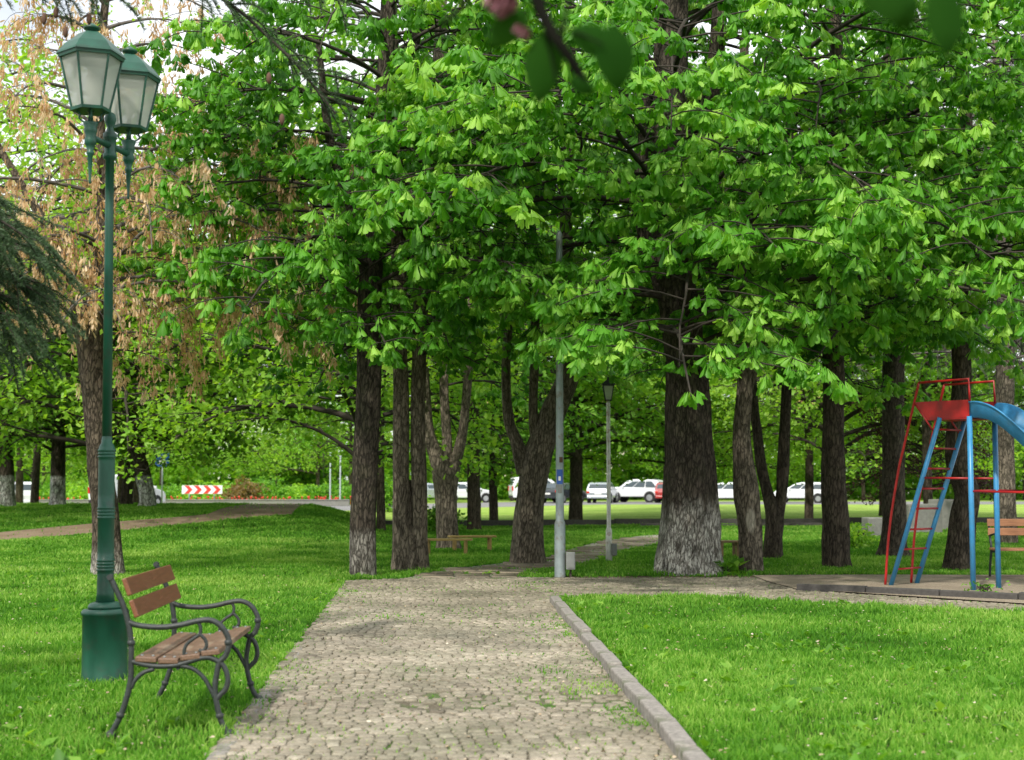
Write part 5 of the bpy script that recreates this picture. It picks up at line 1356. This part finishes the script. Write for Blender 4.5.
for i, (px, Y, rx, h) in enumerate([(-30, 128, 6, 6), (45, 127, 5, 4.2), (100, 129, 5, 6), (165, 130, 5, 4.5), (225, 128, 6, 6.5), (290, 127, 6, 5.5), (350, 128, 6, 7), (410, 126, 5, 6), (470, 127, 5, 4), (545, 126, 5, 4.6), (600, 128, 4.5, 3.6), (660, 127, 5, 6), (715, 128, 5, 5.2), (775, 126, 5, 4), (835, 127, 6, 6.5), (900, 128, 6, 5), (965, 127, 6, 6), (1030, 128, 6, 6)]):
    shrub(at(px, Y), Y, rx, 3, h, 'tall light green bushes in front of the buildings beyond the parked cars', group='tall bushes before the buildings', seed=60 + i, size=.5, mat=['lime_leaf', 'far_leaf'][i % 3 == 2], n=900)
# tulips
rg = np.random.default_rng(4)
mb = MB()
for i in range(150):
    X = rg.uniform(-34, -10); Y = 90.6 + rg.uniform(0, 1.6); h = rg.uniform(.3, .5)
    mb.lathe([(.02, h), (.05, h + .03), (.05, h + .09), (.02, h + .12)], 5, (X, Y, 0)); mb.box((X, Y, h / 2), (.015, .015, h))
tag(mb.build('tulips', M['tulip']), 'red tulips scattered in the bed above the roadside wall', 'flowers', kind='stuff')

def building(name, X, Y, w, d, h, floors, cols, wall, label, roof='flat', rz=0.0):
    r = thing(name, label, 'building', (X, Y, 0), rz)
    m = MB(); m.box((0, d / 2, h / 2), (w, d, h)); m.build('wall', wall, r)
    m = MB()
    if roof == 'flat': m.box((0, d / 2, h + .2), (w + .8, d + .8, .4)); m.build('roof', M['concrete'], r)
    else:
        e = .7; m.add([(-w / 2 - e, -e, h), (w / 2 + e, -e, h), (w / 2 + e, d + e, h), (-w / 2 - e, d + e, h), (-w / 2 + 2, d / 2, h + 3), (w / 2 - 2, d / 2, h + 3)], [(0, 1, 5, 4), (1, 2, 5), (2, 3, 4, 5), (3, 0, 4), (3, 2, 1, 0)]); rf = m.build('roof', M['roof'], r)
        m = MB(); m.box((w / 4, d / 2, h + 3), (.8, .8, 1.6)); m.build('chimney', wall, rf)
    fh = h / floors
    for f in range(floors):
        for k in range(cols):
            x = -w / 2 + w * (k + .5) / cols; z = fh * (f + .52)
            q = MB()
            for s_ in (-1, 1): q.box((x + s_ * .62, -.03, z), (.1, .08, 1.6)); q.box((x, -.03, z + s_ * .8), (1.34, .08, .1))
            q.box((x, -.03, z), (.06, .06, 1.5)); q.box((x, -.08, z - .9), (1.5, .2, .08)); wi = q.build('window', M['frame'], r)
            q = MB(); q.box((x, -.012, z), (1.2, .02, 1.56)); q.build('pane', M['window'], wi)
building('apartment_building', at(30, 140), 140, 20, 10, 9, 3, 6, M['wall_pink'], 'pink rendered building showing at the far left between the whitewashed trunks', 'hip')
building('apartment_building', at(205, 145), 145, 16, 10, 8.5, 3, 5, M['wall_cream'], 'cream building with tall windows behind the white van')
building('apartment_building', at(520, 150), 150, 22, 10, 9, 3, 7, M['wall_pink'], 'pinkish building glimpsed behind the leaning forked tree', 'hip')
building('apartment_building', at(700, 152), 152, 20, 10, 8, 2, 6, M['wall_grey'], 'pale grey building behind the parked cars near the largest trunk')
building('apartment_building', at(880, 150), 150, 20, 10, 9, 3, 6, M['wall_cream'], 'cream building glimpsed left of the slide', 'hip')

# ------------------------------------------------------------------ grass and litter
def grass():
    rg = np.random.default_rng(9); N = 900000
    # sample by distance, denser near
    u = rg.random(N); e = 0.55
    d0, d1 = 5.6, 50.0
    d = (d0 ** e + u * (d1 ** e - d0 ** e)) ** (1 / e)
    x = d * rg.uniform(-0.40, 0.40, N); y = d
    keep = np.ones(N, bool)
    pv = in_poly(x, y, paved2); wn = in_poly(x, y, [p.to_2d() for p in worn]); pl = in_poly(x, y, play2)
    bp = in_poly(x, y, [p.to_2d() for p in bpth]); ls = in_poly(x, y, [p.to_2d() for p in litter1])
    # ragged edges and grass in the joints
    rag = vnoise(x, y, 2.2, 21) * .6 + vnoise(x, y, 7, 22) * .4
    dr = (PR1 - PR0); er = x - (PR0.x + (y - PR0.y) * dr.x / dr.y)       # from the right kerb
    dl = (PL1 - PL0); el = x - (PL0.x + (y - PL0.y) * dl.x / dl.y)       # from the left edge
    inpath = pv & (y < 20.6)
    p_keep = np.where(inpath, 0.018 + 0.10 * (rag > .60) + .5 * (rag > .52) * np.exp(-np.abs(er + .08) / .13) * (y < 17) + .6 * (rag > .42) * np.exp(-np.maximum(el, 0) / .13) + .25 * (rag > .45) * np.exp(-np.maximum(-er, 0) / .3), 1.0)
    p_keep = np.where(pv & (er > .3), 0.03, p_keep)
    p_keep = np.where(pl, 0.03, p_keep); p_keep = np.where(wn, 0.06 + .3 * (rag > .62), p_keep); p_keep = np.where(bp, 0.02, p_keep)
    p_keep = np.where(ls & ~pv, .25 * (rag > .5), p_keep)
    # kerb and bare patch beside the bench
    p_keep = np.where((er > 0.0) & (er < .12) & (y < 16.6), 0, p_keep)
    bare = np.exp(-(((el + .14) / .16) ** 2)) * np.exp(-((y - 8.3) / 1.1) ** 2)
    p_keep = p_keep * (1 - .9 * bare * (rag < .6))
    p_keep = np.where(~pv & (vnoise(x, y, 1.1, 51) * .6 + vnoise(x, y, 5, 52) * .4 > .70), p_keep * .35, p_keep)
    keep &= rg.random(N) < p_keep
    x, y, d, rag = x[keep], y[keep], d[keep], rag[keep]; inp = (pv | pl | wn)[keep]
    n = len(x); z = hgt(x, y)
    cl = vnoise(x, y, .6, 31) * .5 + vnoise(x, y, 2.5, 32) * .3 + vnoise(x, y, 9, 33) * .2
    tuft = vnoise(x, y, 4.5, 43); h = (.020 + .045 * cl + .055 * np.clip(tuft - .62, 0, 1) * 2.2) * rg.uniform(.5, 1.3, n) * np.where(inp, .5, 1); 
    w = .0036 * (d / 8) ** .85 * rg.uniform(.7, 1.4, n)
    a = rg.random(n) * 6.28; lean = rg.normal(0, .45, n); lean2 = lean * rg.uniform(1.2, 2.2, n); b = rg.random(n) * 6.28
    wx, wy = np.cos(a) * w, np.sin(a) * w; lx, ly = np.cos(b) * h, np.sin(b) * h
    p0 = np.stack([x - wx, y - wy, z - .004], 1); p1 = np.stack([x + wx, y + wy, z - .004], 1)
    m0 = np.stack([x - wx * .8 + lx * lean * .5, y - wy * .8 + ly * lean * .5, z + h * .55], 1); m1 = np.stack([x + wx * .8 + lx * lean * .5, y + wy * .8 + ly * lean * .5, z + h * .55], 1)
    tp = np.stack([x + lx * lean2 * .8, y + ly * lean2 * .8, z + h], 1)
    V = np.stack([p0, p1, m0, m1, tp], 1).reshape(-1, 3)
    tt = np.array([(0, 1, 3), (0, 3, 2), (2, 3, 4)]); T = (tt[None] + (np.arange(n) * 5)[:, None, None]).reshape(-1, 3)
    big = vnoise(x, y, .28, 41); pt = vnoise(x, y, 1.4, 42)
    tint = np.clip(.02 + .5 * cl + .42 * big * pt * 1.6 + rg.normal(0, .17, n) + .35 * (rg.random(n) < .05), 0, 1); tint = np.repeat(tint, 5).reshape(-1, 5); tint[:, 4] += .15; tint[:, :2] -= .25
    print('grass', n)
    tag(obj_of('grass', tri_mesh('grass', V, T, np.clip(tint.ravel(), 0, 1), M['grass'])), 'fresh green lawn grass', 'grass', kind='stuff')
grass()
def weeds():
    rg = np.random.default_rng(77); n = 420; d = 6 + 16 * rg.random(n) ** 1.3; x = d * rg.uniform(-.37, .37, n)
    ok = ~in_poly(x, d, paved2) & ~in_poly(x, d, play2); x, d = x[ok], d[ok]; n = len(x); per = 7; ii = np.repeat(np.arange(n), per)
    z = hgt(x, d); pos = np.stack([x[ii], d[ii], z[ii] + .012], 1) + rg.normal(0, .006, (n * per, 3)) * [1, 1, 0]
    V, T, t = stamp(LEAF_V * np.array([.9, 1, 1]), LEAF_T, pos, basis_from(rg.random(n * per) * 6.28, rg.normal(.45, .25, n * per), rg.normal(0, .3, n * per)), rg.uniform(.05, .11, n * per), np.clip(rg.normal(.45, .2, n * per), 0, 1))
    tag(obj_of('weeds', tri_mesh('weeds', V, T, t, M['far_leaf'])), 'flat broad leaved weeds scattered through the lawn', 'weeds', kind='stuff')
weeds()
def litter():
    rg = np.random.default_rng(19); n = 5200; d = rg.uniform(6, 24, n); x = d * rg.uniform(-.36, .36, n)
    pos = np.stack([x, d, np.where(in_poly(x, d, paved2), .022, .03 + .03 * rg.random(n))], 1)
    V, T, t = stamp(LEAF_V * np.array([1.4, 1, 1]), LEAF_T, pos, basis_from(rg.random(n) * 6.28, rg.normal(0, .15, n), rg.normal(0, .3, n)), np.abs(rg.normal(.010, .008, n)) + .006, np.clip(rg.normal(.45, .25, n), 0, 1))
    tag(obj_of('litter', tri_mesh('litter', V, T, t, M['litter'])), 'small fallen petals and bits of leaf on path and lawn', 'litter', kind='stuff')
litter()

# ------------------------------------------------------------------ light, sky, camera
w = bpy.data.worlds.new('World'); bpy.context.scene.world = w; w.use_nodes = True; nt = w.node_tree; nt.nodes.clear()
SUN_EL, SUN_AZ = 46.0, 202.0         # azimuth clockwise from +Y (the view direction): behind and to the left
sky = nd(nt, 'ShaderNodeTexSky', sky_type='NISHITA'); sky.sun_disc = False; sky.sun_elevation = R(SUN_EL); sky.sun_rotation = R(SUN_AZ); sky.dust_density = 2.0
tc = nd(nt, 'ShaderNodeTexCoord'); nf = noise_tex(nt, tc.outputs['Generated'], 2.2, 6, .6, (1, 1, 2.5))
cr = ramp(nt, [(.36, (.5, .5, .5)), (.60, (1, 1, 1))]); nt.links.new(nf, cr.inputs[0])
col = mixc(nt, cr.outputs[0], sky.outputs[0], (10.4, 10.6, 10.8))
bg = nd(nt, 'ShaderNodeBackground'); bg.inputs[1].default_value = 0.145; nt.links.new(col, bg.inputs[0])
wo = nd(nt, 'ShaderNodeOutputWorld'); nt.links.new(bg.outputs[0], wo.inputs[0])
sl = bpy.data.lights.new('sun', 'SUN'); sl.energy = 4.2; sl.angle = R(2.5); sl.color = (1, .95, .86)
so = link(bpy.data.objects.new('sun', sl)); el, az = R(SUN_EL), R(SUN_AZ)
dirv = Vector((math.sin(az) * math.cos(el), math.cos(az) * math.cos(el), math.sin(el)))
so.rotation_euler = dirv.to_track_quat('Z', 'Y').to_euler(); so.location = (0, 0, 30)

cd = bpy.data.cameras.new('camera'); cam = link(bpy.data.objects.new('camera', cd)); cam.location = (0, 0, HC)
cam.rotation_euler = (math.pi / 2 + TH, 0, 0); cd.sensor_width = 36; cd.lens = F / 1024 * 36; cd.clip_end = 3000; cd.clip_start = .05
cd.dof.use_dof = True; cd.dof.focus_distance = 15.0; cd.dof.aperture_fstop = 2.8
sc = bpy.context.scene; sc.camera = cam
sc.render.engine = 'CYCLES'; sc.view_settings.view_transform = 'Standard'; sc.view_settings.look = 'None'; sc.view_settings.exposure = 0
sc.cycles.max_bounces = 6; sc.cycles.diffuse_bounces = 3; sc.cycles.transmission_bounces = 4; sc.cycles.transparent_max_bounces = 6; sc.cycles.use_denoising = True
sc.cycles.caustics_reflective = False; sc.cycles.caustics_refractive = False
